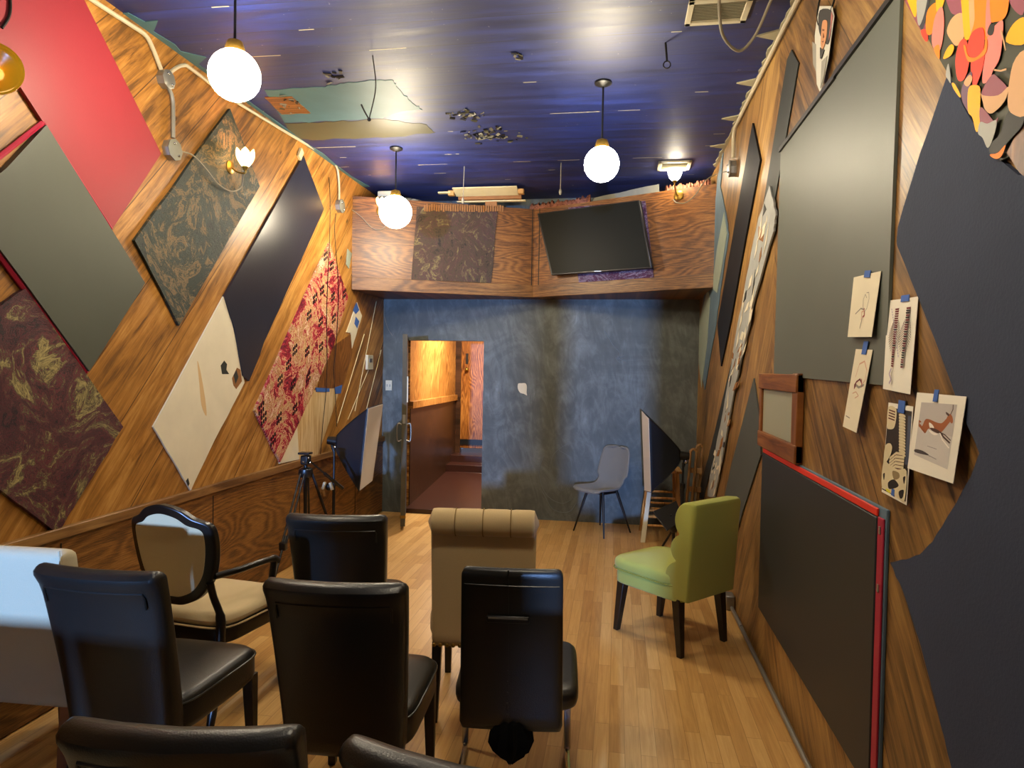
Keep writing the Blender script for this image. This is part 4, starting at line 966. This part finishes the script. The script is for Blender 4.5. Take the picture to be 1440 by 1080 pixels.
cord([BW(541, 428)-Vector((0, .006, 0)), BW(541, 445)-Vector((0, .006, 0)), BW(546, 462)-Vector((0, .006, 0)), BW(552, 472)-Vector((0, .006, 0))], 'short loose grey wire above the light switch', 'greywire', .003, 'hanging_wire', 'wire')
cord([LW(1, -30)+Vector((.03, 0, 0)), LW(6, 4)+Vector((.03, 0, 0)), LW(4, 24)+Vector((.03, 0, 0)), LW(-6, 40)+Vector((.03, 0, 0))], 'dark cord above the amber lamp at the left edge', 'wire', .006)

# globe pendants
def globe(x, y, z, r, label, group=None):
    g = empty('globe_pendant', label, 'pendant lamp', (x, y, ZC), 0, group)
    MB().lathe([(.055, 0), (.055, -.012), (.02, -.03), (.008, -.032)], n=20).build('ceiling_rose', M['blackmetal'], g)
    MB().tube([(0, 0, -.02), (0, 0, z-ZC+r+.02)], .0065, 8).build('rod', M['blackmetal'], g)
    MB().lathe([(.012, .05), (.035, .04), (.045, .012), (.045, -.01)], c=(0, 0, z-ZC+r), n=20).build('fitter', M['brass'], g)
    MB().sphere((0, 0, z-ZC), r, 18).build('globe', M['globe'], g)
    return g
g1 = AY(330, 106, 2.95); globe(g1.x, g1.y, g1.z, .118, 'nearest lit white globe lamp, hanging at upper left', 'globe pendants')
g2 = AY(556, 298, 5.42); globe(g2.x, g2.y, g2.z, .137, 'lit globe lamp hanging lowest, in front of the left soffit', 'globe pendants')
g3 = AY(846, 231, 4.33); globe(g3.x, g3.y, g3.z, .112, 'lit globe lamp hanging on the right above the television', 'globe pendants')
globe(-.12, 1.72, 2.98, .118, 'lit globe lamp above the viewer, out of the frame', 'globe pendants')
#CHAIRS#
# ------------------------------------------------------------------ chairs (local axes: the sitter faces +y)
def place(o, x, y, rot, back=0.):
    """stand a chair so that its back top lies at x, y"""
    a = rad(rot); o.rotation_euler = (0, 0, a); o.location = (x-math.sin(a)*back, y+math.cos(a)*back, 0)
def back_rings(z0, z1, w0, w1, th0, th1, lean, curve, roll=0., n=44, nv=18, e=6, yb=0.):
    rings = []
    ts = [0, .004, .012]+[i/nv for i in range(1, nv)]+[.965, .985, .995, 1.0]
    for t in sorted(ts):
        z = z0+(z1-z0)*t; w = w0+(w1-w0)*t; th = th0+(th1-th0)*t
        end = min(t, 1-t)*(z1-z0); k = 1.
        if end < .03: k = math.sqrt(max(0, 1-((.03-end)/.03)**2))
        bulge = roll*math.exp(-((t-.95)/.055)**2)
        ring = []
        for x, y in sup(max(.01, w-.05*(1-k)), max(.004, (th+bulge)*max(.08, k)), e, n):
            ring.append(Vector((x, yb-lean*t**1.25+y-bulge*.35+curve*(2*x/w)**2*(.35+.65*t), z)))
        rings.append(ring)
    return rings
def make_parsons(label, group):
    t = empty('dining_chair', label, 'chair', (0, 0, 0), 0, group)
    bk = MB().loft(back_rings(.33, .965, .405, .468, .10, .066, .15, .035, .022)).build('backrest', M['leather'], t)
    pp = [Vector((x, -.15*f**1.25-(.05-.017*f)-.004+.035*(2*x/(.405+.063*f))**2*(.35+.65*f), .33+.635*f)) for x, f in
          [(-.188, .80), (-.189, .86)]+[(-.184+.368*i/14, .885) for i in range(15)]+[(.189, .86), (.188, .80)]]
    MB().tube(pp, .0042, 6).build('piping', M['piping'], bk)
    s = MB(); cushion(s, 0, .25, .462, .50, .335, .475, .035, .02, 6, .08); st_ = s.build('seat', M['leather'], t)
    w = MB(); w.tube([Vector((x*(1+.08*(y/.5)), .25+y, .447)) for x, y in sup(.465, .503, 6, 40)]+[Vector((.2325, .25, .447))], .004, 6); w.build('seat_piping', M['piping'], st_)
    for sx in (-1, 1):
        MB().post((sx*.20, .46, .36), (sx*.205, .475, 0), .048, .03).build('leg', M['legwood'], t, .003)
        MB().post((sx*.175, .02, .36), (sx*.185, -.09, 0), .046, .03).build('leg', M['legwood'], t, .003)
    return t
pc0 = make_parsons('black leather dining chair beside the white slipcovered chair', 'black leather dining chairs')
spots = [(-1.695, 1.935, -1, None),
         (-.872, 1.97, 5, 'black leather dining chair in the middle, left of the tall black chair'),
         (-1.262, 2.87, 8, 'black leather dining chair furthest back, in front of the camera tripod'),
         (-.805, 1.115, 7, 'black leather dining chair at the bottom edge in front of the white chair'),
         (-.262, 1.095, -9, 'black leather dining chair at the bottom edge under the tall black chair')]
for i, (x, y, r, lab) in enumerate(spots):
    c = pc0 if i == 0 else dup(pc0)
    if lab: c['label'] = lab
    place(c, x, y, r, .15)

for x, y in ((-2.10, .40), (-1.62, .36)):      # unseen chairs, added to cast shade on the left chair backs
    c = dup(pc0); c['label'] = 'unseen black leather dining chair added to shade the left chairs'; c['group'] = 'unseen chairs added for their shade'; place(c, x, y, 0, .15)

# tall black chair with chrome legs
t = empty('dining_chair', 'tall black leather chair with handle slot and chrome legs', 'chair')
MB().loft(back_rings(.335, .955, .375, .355, .075, .05, .10, .012, .0, e=9)).build('backrest', M['leather'], t)
yy = lambda f: -.10*f**1.25-(.075-.025*f)/2-.0015
sm = MB()
for f in [i/14 for i in range(14)]:
    sm.box((-.012, yy(f+.036)+.001, .37+.585*(f+.036)), (.005, .006, .044), 0, Matrix.Rotation(.16, 4, 'X'))
sm.build('back_seam', M['piping'], t)
sm = MB(); sm.tube([(x, yy(.9)+.012*(2*x/.36)**2-.0005, .37+.585*.9) for x in (-.165, -.1, 0, .1, .165)], .003, 6); sm.build('top_seam', M['piping'], t)
sl = MB(); sl.box((-.012, yy(.69)-.002, .37+.585*.69), (.15, .012, .026), 0, Matrix.Rotation(.16, 4, 'X')); hs = sl.build('handle_slot', M['blackplastic'], t, .004)
MB().box((-.012, yy(.69)-.009, .37+.585*.69+.006), (.138, .006, .006), 0).build('handle_rim', M['steel'], hs)
s = MB(); cushion(s, .015, .25, .47, .49, .395, .475, .03, .012, 8, .03); s.build('seat', M['leather'], t)
for sx in (-1, 1):
    MB().post((sx*.215, .42, .41), (sx*.22, .44, .02), .03, .03, 0, .012, .012).build('leg', M['chrome'], t, .003)
    MB().tube(curve_pts([(sx*.22, .44, .02), (sx*.22, .38, .012), (sx*.22, -.02, .012), (sx*.22, -.08, .012)], 5), .012, 8).build('floor_runner', M['chrome'], t)
MB().tube([(-.22, -.08, .012), (.22, -.08, .012)], .012, 8).build('floor_bar', M['chrome'], t)
MB().box((0, .22, .392), (.36, .3, .03)).build('seat_frame', M['blackmetal'], t, .004)
r = random.Random(4); g = MB(); rings = []
for z, q in ((.385, .03), (.37, .05), (.34, .065), (.30, .070), (.265, .055), (.245, .03), (.22, .008)):
    rings.append([Vector((-.0+q*(1+.22*(-1)**j*(1 if z < .35 else .3))*math.cos(j*PI/9), -.02+q*.7*(1+.22*(-1)**j)*math.sin(j*PI/9), z+r.uniform(-.006, .006))) for j in range(18)])
g.loft(rings); g.build('gathered_cloth', plain('gathered black cloth', '#0d0d0e', .9, .1), t)
place(t, -.345, 2.27, 5.5, .10)

# cream chair with a rolled top
t = empty('dining_chair', 'cream upholstered chair with rolled top and studded back', 'chair')
MB().loft(back_rings(.345, .955, .475, .485, .085, .075, .05, 0, 0, e=9)).build('backrest', M['cream'], t)
rl = MB(); rg = []; W2 = .505
for i in range(25):
    q = i/24; x = -W2/2+W2*q; e = min(q, 1-q)*W2; k = math.sqrt(max(.02, 1-max(0, (.03-e)/.03)**2))
    for xs in (-.125, 0, .125): k *= 1-.05*math.exp(-((x-xs)/.006)**2)
    rg.append([Vector((x, -.075+.062*k*math.cos(a*PI/10), .945+.062*k*math.sin(a*PI/10))) for a in range(20)])
rl.loft(rg); rt = rl.build('rolled_top', M['cream'], t)
for xs in (-.125, 0, .125):
    MB().tube([(xs, -.075+.0625*math.cos(a*PI/12), .945+.0625*math.sin(a*PI/12)) for a in range(3, 21)], .0025, 5).build('seam', plain('tan stitch thread', '#8a744c', .9, .1) if xs == -.125 else bpy.data.materials['tan stitch thread'], rt)  # stitch lines in thread darker than the cream cloth
s = MB(); cushion(s, 0, .25, .535, .52, .36, .50, .04, .02, 7, .03); s.build('seat', M['cream'], t)
st = MB().sphere((0, 0, 0), .010, 6, 0, (1, .6, 1)).build('nailhead', M['brass'], t); st.location = (-.225, -.046, .362)
for i in range(1, 16):
    q = st.copy(); C.objects.link(q); q.parent = t; q.location = (-.225+.03*i, -.046, .362)
for i in range(8):
    q = st.copy(); C.objects.link(q); q.parent = t; q.location = (-.262, .13+.045*i, .385); q.rotation_euler = (0, 0, PI/2)
for sx in (-1, 1):
    MB().post((sx*.215, -.0, .37), (sx*.22, -.04, 0), .045, .034).build('leg', M['ebony'], t, .003)
    MB().post((sx*.225, .46, .37), (sx*.225, .47, 0), .045, .032).build('leg', M['ebony'], t, .003)
place(t, -.585, 2.96, 6.5, .075)

# lime green chair with channelled back
t = empty('accent_chair', 'lime green upholstered chair with scalloped back and dark tapered legs', 'chair')
prof = [(-.055, .33), (-.075, .60), (-.10, .875), (-.092, .895), (-.07, .903)]
def lobe(y0, z0, y1, z1, b, n=9):
    out = []
    for i in range(n+1):
        q = i/n; out.append((y0+(y1-y0)*q+b*math.sin(PI*q)**.7, z0+(z1-z0)*q))
    return out
front = lobe(-.005, .895, .005, .72, .045)+lobe(.005, .715, .025, .555, .055)+lobe(.025, .55, .05, .40, .065)+[(.045, .33)]
prof = prof+front
rg = []; Wd = .46
cy0 = sum(p[0] for p in prof)/len(prof); cz0 = sum(p[1] for p in prof)/len(prof)
for q, k in ((0, .90), (.008, .955), (.022, .985), (.045, 1.), (.25, 1.), (.5, 1.), (.75, 1.), (.955, 1.), (.978, .985), (.992, .955), (1, .90)):
    rg.append([Vector((-Wd/2+Wd*q, cy0+(a-cy0)*(k**1.4), cz0+(b-cz0)*(.5+.5*k))) for a, b in prof])
# slightly narrower towards the top corners
for ring in rg:
    for p in ring: p.x *= 1-.05*max(0, (p.z-.55)/.35)
MB().loft(rg).build('backrest', M['green'], t, .012, 3, 0, 50)
s = MB(); cushion(s, 0, .27, .49, .54, .39, .475, .03, .03, 6, .06); s.build('seat', M['green'], t)
s = MB(); cushion(s, 0, .245, .47, .53, .315, .42, .012, 0, 9, .05); s.build('seat_apron', M['green'], t)
w = MB(); w.tube([Vector((x*(1+.06*(y/.54)), .27+y, .405)) for x, y in sup(.496, .546, 6, 40)]+[Vector((.248, .27, .405))], .004, 6); w.build('seat_welt', plain('green welt', '#7c8232', .8), t)
for sx in (-1, 1):
    for ya, yb in ((.46, .50), (.03, -.005)):
        MB().post((sx*.195, ya, .335), (sx*.205, yb, 0), .056, .034).build('leg', M['legwood'], t, .004)
t.rotation_euler = (0, 0, rad(46)); t.location = (.535, 4.055, 0)

# grey shell chair by the back wall
t = empty('shell_chair', 'grey felt shell chair on thin dark legs against the back wall', 'chair')
pf = curve_pts([Vector(p) for p in ((.24, .430, 0), (.21, .447, 0), (.12, .440, 0), (0, .432, 0), (-.11, .445, 0), (-.17, .50, 0), (-.20, .60, 0), (-.235, .74, 0), (-.255, .84, 0), (-.258, .855, 0))], 4)
sh = MB(); vs = []; fs = []; nu = 14; L = len(pf)
for i, p in enumerate(pf):
    q = i/(L-1); w = .20*min(1, (q/.07)**.5 if q < .07 else 1)
    w = (.17+.03*math.sin(PI*min(1, q/.5))) if q < .62 else .205-.06*((q-.62)/.38)**1.6
    if q < .06: w *= .80+.2*(q/.06)
    if q > .80: w *= math.sqrt(max(.05, 1-.93*((q-.80)/.20)**2.6))
    lift = .035*math.sin(PI*min(1, q/.62))
    for j in range(nu+1):
        u = 2*j/nu-1; cup = abs(u)**2.4
        vs.append(Vector((w*u, p.x+(.05*cup if q > .45 else .05*cup*q/.45)*(1-.2*q), p.y+cup*lift*(1 if q < .62 else .6))))
for i in range(L-1):
    for j in range(nu): fs.append((i*(nu+1)+j, i*(nu+1)+j+1, (i+1)*(nu+1)+j+1, (i+1)*(nu+1)+j))
sh.add(vs, fs); sh.build('shell', M['greycloth'], t, 0, 2, 1, 60, .022)
for sx in (-1, 1):
    MB().tube([(sx*.10, .10, .432), (sx*.205, .19, 0)], [.013, .008], 10).build('leg', M['blackmetal'], t)
    MB().tube([(sx*.10, -.10, .435), (sx*.205, -.215, 0)], [.013, .008], 10).build('leg', M['blackmetal'], t)
MB().box((0, 0, .412), (.22, .22, .02)).build('under_plate', M['blackmetal'], t, .005)
t.rotation_euler = (0, 0, rad(140)); t.location = (-.125, 6.80, 0)

# shield back armchair
t = empty('armchair', 'black framed shield back armchair with beige upholstery by the left wall', 'chair')
def shield(k, n=5):
    pts = [(0, 1.005), (.09, .985), (.15, .945), (.215, .915), (.232, .86), (.228, .76), (.20, .65), (.14, .565), (.06, .525), (0, .52)]
    c = .76; pts = [(x, c+(z-c)) for x, z in pts]
    full = pts+[(-x, z) for x, z in pts[-2:0:-1]]
    out = smooth_poly([Vector((x, 0, z)) for x, z in full], n)
    cen = Vector((0, 0, .765)); res = []
    for p in out:
        d = p-cen; res.append(cen+d*(1-k/d.length))
    return res
lean = lambda p: Vector((p.x, p.y-.10*((p.z-.45)/.55)+.05*(p.x/.23)**2, p.z))
oo, ii = shield(0), shield(.046); n = len(oo); vs = []; fs = []
for y in (-.02, .02):
    vs += [lean(p+Vector((0, y, 0))) for p in oo]+[lean(p+Vector((0, y, 0))) for p in ii]
for j in range(n):
    k = (j+1) % n
    fs += [(j, k, n+k, n+j), (2*n+j, 3*n+j, 3*n+k, 2*n+k), (j, 2*n+j, 2*n+k, k), (n+j, n+k, 3*n+k, 3*n+j)]
mb = MB(); mb.add(vs, fs); mb.build('back_frame', M['ebony'], t, .008, 3)
ip = shield(.038); mb = MB(); rg = []
for y, k in ((-.020, .97), (-.014, 1.), (.012, 1.), (.022, .95), (.028, .7), (.03, .3)):
    cen = Vector((0, 0, .765)); rg.append([lean(cen+(p-cen)*k+Vector((0, y, 0))) for p in ip])
mb.loft(rg); mb.build('back_upholstery', M['shieldcloth'], t)
s = MB(); cushion(s, 0, .265, .52, .50, .405, .475, .035, .03, 5, .10); s.build('seat', M['shieldcloth'], t)
w = MB(); w.tube([Vector((x*(1+.10*(y/.5)), .265+y, .41)) for x, y in sup(.526, .506, 5, 40)]+[Vector((.263, .265, .41))], .005, 6); w.build('seat_welt', M['cream'], t)
s = MB(); cushion(s, 0, .265, .52, .50, .335, .41, .01, 0, 6, .10); s.build('seat_rail', M['ebony'], t)
for sx in (-1, 1):
    MB().tube(curve_pts([(sx*.195, -.02, .64), (sx*.19, .01, .56), (sx*.215, .025, .47), (sx*.22, .02, .36), (sx*.225, 0, .2), (sx*.235, -.06, 0)], 5), [.017]*10+[.022]*9+[.02]*6+[.018], 10).build('leg', M['ebony'], t)
    MB().lathe([(.012, 0), (.016, .02), (.019, .16), (.026, .20), (.020, .225), (.027, .25), (.024, .34)], c=(sx*.235, .46, 0), n=14).build('leg', M['ebony'], t)
    MB().tube(curve_pts([(sx*.205, -.0, .665), (sx*.245, .10, .668), (sx*.272, .22, .672), (sx*.278, .33, .665), (sx*.275, .37, .645)], 5), [.016]*15+[.02]*6, 10).build('arm', M['ebony'], t)
    MB().tube(curve_pts([(sx*.275, .345, .655), (sx*.268, .335, .55), (sx*.25, .36, .45), (sx*.245, .38, .36)], 5), .017, 10).build('arm_post', M['ebony'], t)
place(t, -2.03, 2.74, -7, .09)

# white slipcovered chair at the left edge
t = empty('dining_chair', 'off white slipcovered chair with wooden legs at the left edge', 'chair')
MB().loft(back_rings(.375, .975, .52, .515, .11, .085, .07, 0, 0, e=11)).build('backrest_cover', M['offwhite'], t)
s = MB(); cushion(s, 0, .26, .52, .54, .37, .48, .03, .015, 8, .02); s.build('seat_cover', M['offwhite'], t)
for sx in (-1, 1):
    w = MB(); w.tube([(sx*(.247+.009), -.07*f**1.25-(.055-.0125*f)-.001, .38+.61*f) for f in (.0, .25, .5, .75, .985)], .0035, 6); w.build('cover_seam', M['offwhite'], t)
    MB().post((sx*.215, -.01, .40), (sx*.22, -.05, 0), .05, .042).build('leg', M['frame_wood'], t, .004)
    MB().post((sx*.225, .47, .40), (sx*.225, .48, 0), .05, .042).build('leg', M['frame_wood'], t, .004)
place(t, -2.18, 2.08, 2, .07)

# ------------------------------------------------------------------ studio lights, tripod, stool and odds at the back
def softbox(label, face, apex, pole_xy, rot_extra=0, base_r=.27, pole_top=None):
    """face: four corners of the front; apex: back of the hood; stands on its own tripod stand"""
    root = empty('softbox_lamp', label, 'studio light', (pole_xy[0], pole_xy[1], 0)); o = Vector((pole_xy[0], pole_xy[1], 0))
    f = [Vector(p)-o for p in face]; a = Vector(apex)-o; c = sum(f, Vector())/4; nrm = (c-a).normalized()
    hood = MB(); k = 14; rings = []
    def ringat(s_):
        out = []
        for i in range(4):
            p, q = f[i], f[(i+1) % 4]
            for j in range(8):
                e = p.lerp(q, j/8); sag = math.sin(PI*j/8)*.06*s_*(1-s_)*4*.5
                x = a.lerp(e, s_); x = x+(a.lerp(c, s_)-x)*sag*1.6; x -= nrm*0.05*math.sin(PI*s_)*0; out.append(x+nrm*(-.10*math.sin(PI*s_)*.0))
        return out
    for i in range(k+1):
        s_ = .10+.90*i/k; ss = s_**.82
        r_ = ringat(ss); back = a.lerp(c, s_)-a.lerp(c, ss); rings.append([p+back for p in r_])
    hood.loft(rings, False); hood.build('hood', M['softblack'], root, solid=.004)
    for i in range(4):
        MB().tube([p for p in [rings[j][i*8]*1.0 for j in range(k+1)]], .005, 6).build('rib', M['blackmetal'], root)
    front = MB(); front.loft([[p+nrm*.001 for p in f], [p+nrm*.006 for p in f]], True); front.build('diffuser', M['diffuser'], root, .003)
    rim = MB()
    lip = [p-nrm*.001 for p in f]; cc = sum(lip, Vector())/4; lip = [cc+(p-cc)*1.01 for p in lip]
    rim.tube(lip+[lip[0]], .005, 6); rim.build('rim', M['softblack'], root)
    MB().tube([a.lerp(c, .16), a-nrm*.05], [.045, .035], 14).build('lamp_head', M['blackplastic'], root)
    b = a-nrm*.02+Vector((0, 0, -.05))
    MB().tube([Vector((0, 0, a.z-.06)), Vector((0, 0, .62)), Vector((0, 0, .60)), Vector((0, 0, .14))], [.010, .010, .014, .014], 10).build('pole', M['blackmetal'], root)
    MB().tube([Vector((0, 0, a.z-.10)), Vector((b.x, b.y, a.z-.02)), a], .014, 8).build('tilt_bracket', M['blackplastic'], root)
    MB().sphere((.02, -.02, a.z-.05), .02, 8).build('knob', M['chrome'], root)
    MB().lathe([(.02, 0), (.024, .02), (.02, .05)], c=(0, 0, .58), n=12).build('collar', M['blackplastic'], root)
    for i in range(3):
        an = 2*PI*i/3+rot_extra; u = Vector((math.cos(an), math.sin(an), 0))
        MB().tube([Vector((0, 0, .34)), u*base_r+Vector((0, 0, .012))], .010, 8).build('leg', M['blackmetal'], root)
    return root
# left softbox, facing into the room
fl4 = [AY(517, 575, 5.33), AY(538, 568, 5.86), AY(523, 676, 5.86), AY(505, 690, 5.33)]
softbox('softbox light with white front by the left wall, near the open door', fl4, AY(466, 620, 5.6), (AY(464, 640, 5.6).x+.03, 5.6), .5, .10) if False else None
ap = AY(466, 620, 5.55)
softbox('softbox light with white front by the left wall, near the open door', fl4, ap, (ap.x+.02, 5.55), PI*.0, .22) if False else softbox('softbox light with white front by the left wall, near the open door', fl4, (ap.x+.02, ap.y, ap.z), (max(ap.x+.02, XL+.16), 5.55), PI/3, .12)
fr4 = [AY(903, 578, 6.42), AY(913, 589, 5.95), AY(916, 692, 5.95), AY(907, 690, 6.42)]
ap = AY(961, 641, 6.2)
softbox('softbox light seen edge on by the right wall, behind the green chair', fr4, ap, (ap.x, 6.2), .4, .20)
# clamps of cloth pegs on the left stand
pg = empty('peg_bundle', 'white and tan clips on the left softbox stand', 'clips', AY(462, 683, 5.53))
for i, (dx, dz, m) in enumerate(((-.035, 0, 'whitemetal'), (.035, 0, 'whitemetal'), (-.06, -.05, 'beech'), (-.035, -.06, 'beech'))):
    MB().box((dx, -.02, dz), (.022, .03, .07), 0, Matrix.Rotation(.3*(-1)**i, 4, 'Y')).build('clip', M[m], pg, .004)
MB().sphere((0, 0, -.01), .028, 8, 0, (1, .8, 1.2)).build('grip', M['blackplastic'], pg)

# camera tripod
hc = AY(430, 655, 4.72); tx, ty = hc.x, 4.72
t = empty('camera_tripod', 'black camera tripod standing by the left wall behind the black chairs', 'tripod', (tx, ty, 0)); zt = .83
foot1 = FL(377, 848); foot1 = Vector((foot1.x-tx, foot1.y-ty, 0))
for i, fpnt in enumerate((foot1, Vector((.26, .20, 0)), Vector((-.14, .34, 0)))):
    top = Vector((0, 0, zt))+fpnt.normalized()*.045; d = fpnt-top; side = Vector((-d.y, d.x, 0)).normalized()*.016
    for s_ in (-1, 1):
        MB().tube([top+side*s_, top+d*.58+side*s_], .008, 8).build('leg_rail', M['blackmetal'], t)
    MB().tube([top+d*.5, fpnt+Vector((0, 0, .015))], [.010, .009], 8).build('leg', M['blackmetal'], t)
    MB().box(top+d*.58, (.05, .045, .06)).build('leg_lock', M['blackplastic'], t, .008)
    MB().sphere(fpnt+Vector((0, 0, .014)), .016, 8).build('foot', M['blackplastic'], t)
    MB().tube([Vector((0, 0, .48)), top+d*.55], .005, 6).build('spreader', M['blackmetal'], t)
MB().lathe([(.045, -.03), (.055, 0), (.05, .03), (.03, .045)], c=(0, 0, zt), n=16).build('crown', M['blackplastic'], t)
MB().tube([(0, 0, .42), (0, 0, zt+.06)], .014, 10).build('centre_column', M['blackmetal'], t)
MB().box((0, 0, zt+.10), (.06, .07, .07)).build('pan_head', M['blackplastic'], t, .01)
MB().box((-.005, 0, zt+.15), (.09, .07, .016)).build('camera_plate', M['blackplastic'], t, .004)
for q in ((.035, -.03, zt+.12), (.0, -.042, zt+.09), (.04, -.01, zt+.08)): MB().sphere(q, .009, 8).build('knob', M['chrome'], t)
hv = AY(482, 687, 4.95)-Vector((tx, ty, 0))
MB().tube([(0.02, 0, zt+.10), Vector((0.02, 0, zt+.10)).lerp(hv, .45), Vector((0.02, 0, zt+.10)).lerp(hv, .46), hv], [.007, .007, .013, .014], 8).build('pan_handle', M['blackplastic'], t)

# pine stool behind the right softbox; one leg white
t = empty('wooden_stool', 'slatted pine stool with one white leg under the right softbox', 'stool', (.475, 6.74, 0))
F4 = [(-.195, -.26), (.15, -.26), (.15, .22), (-.195, .22)]; T4 = [(-.12, -.15), (.12, -.15), (.12, .13), (-.12, .13)]
for i, ((a, b), (c, d)) in enumerate(zip(F4, T4)):
    lg = MB().post((c, d, .66), (a, b, 0), .04, .045).build('leg', M['whitemetal'] if i == 0 else M['pine'], t, .004)
    if i == 0: lg['label'] = 'white leg'
for zz in (.16, .24, .30, .42):
    k = 1-zz/.66
    L4 = [Vector((T4[i][0]+(F4[i][0]-T4[i][0])*k, T4[i][1]+(F4[i][1]-T4[i][1])*k, zz)) for i in range(4)]
    for i in (0, 2): MB().tube([L4[i], L4[(i+1) % 4]], .011, 8).build('rung', M['pine'], t)
    for i in (1, 3): MB().tube([L4[i]+Vector((0, 0, .02)), L4[(i+1) % 4]+Vector((0, 0, .02))], .011, 8).build('rung', M['pine'], t)
for i in range(5): MB().box((-.14+.07*i, -.01, .672), (.058, .34, .022)).build('seat_slat', M['pine'], t, .003)

# low black stand with a tilted plate
pl = [AY(918, 719, 5.62), AY(951, 704, 5.80), AY(962, 730, 5.62), AY(938, 746, 5.44)]
c0 = sum(pl, Vector())/4
t = empty('tilted_stand', 'low black stand with a tilted plate beside the green chair', 'stand', (c0.x+.03, c0.y, 0)); o = Vector((c0.x+.03, c0.y, 0))
nn = (pl[1]-pl[0]).cross(pl[3]-pl[0]).normalized()
MB().prism([p-o for p in pl], nn*.012).build('plate', M['blackmetal'], t, .003)
MB().tube([c0-o, Vector((.0, 0, c0.z-.06)), Vector((0, 0, .10))], .014, 10).build('pole', M['blackmetal'], t)
MB().sphere((0.0, -.02, c0.z-.10), .035, 8, 0, (1, .8, 1.2)).build('clamp_knob', M['blackplastic'], t)
for i in range(3):
    an = 2*PI*i/3+3.6; MB().tube([Vector((0, 0, .13)), Vector((.17*math.cos(an), .17*math.sin(an), .012))], .009, 8).build('leg', M['legwood'], t)

# folded bentwood frame leaning in the corner by the right wall
t = empty('bentwood_frame', 'folded bentwood frame leaning in the corner beside the silver strip', 'wooden frame', (.755, 6.60, 0))
def loop(x, y, zt_, w, lean_, nm):
    pts = [(x-w/2-.0, y-.05, .0), (x-w/2+.02, y, zt_*.6)]+[(x-w/2+.03+w*.5*(1-math.cos(a*PI/6))*.8, y+.06, zt_-.035+.04*math.sin(a*PI/6)) for a in range(7)]+[(x+w/2+.0, y, zt_*.6), (x+w/2-.03, y-.05, .0)]
    pts = [Vector(p)+Vector((lean_*p[2], 0, 0)) for p in pts]
    MB().tube(curve_pts(pts, 4), .013, 8).build(nm, M['beech'], t)
loop(-.070, -.10, .90, .07, .04, 'bent_loop'); loop(.0, .02, .93, .07, .04, 'bent_loop')
for zz in (.30, .52, .70): MB().box((-.02+.04*zz, -.05, zz), (.13, .018, .05), 0, Matrix.Rotation(-.3, 4, 'Z')).build('cross_slat', M['beech'], t, .004)

# ------------------------------------------------------------------ light
def area(name, loc, rot, sx, sy, e, col):
    l = bpy.data.lights.new(name, 'AREA'); l.shape = 'RECTANGLE'; l.size = sx; l.size_y = sy; l.energy = e; l.color = col
    o = bpy.data.objects.new(name, l); C.objects.link(o); o.location = loc; o.rotation_euler = rot; return o
DAY_E, HALL_E, BACK_E = 470, 48, 8
area('daylight_through_left_gap', (-1.98, -4.2, 1.67), (PI/2, 0, 0), .16, .15, DAY_E, (.25, .47, 1.0))
area('daylight_through_right_gap', (.10, -4.2, 1.67), (PI/2, 0, 0), .08, .15, DAY_E*1.0, (.25, .47, 1.0))
area('hall_lamp', (-1.75, 8.3, 2.45), (0, 0, 0), .25, .25, HALL_E, (1, .86, .68))
area('daylight_behind_hall_door', (-1.86, HY+.5, 1.5), (PI, 0, 0), .6, .3, BACK_E, (.8, .9, 1)).rotation_euler = (0, 0, 0)
w = bpy.data.worlds.new('world'); bpy.context.scene.world = w; w.use_nodes = True
w.node_tree.nodes['Background'].inputs[0].default_value = (.55, .70, 1, 1); w.node_tree.nodes['Background'].inputs[1].default_value = .12
sc = bpy.context.scene
sc.view_settings.view_transform = 'Standard'; sc.view_settings.look = 'None'; sc.view_settings.gamma = 1; sc.view_settings.use_curve_mapping = False
sc.view_settings.exposure = 1.22
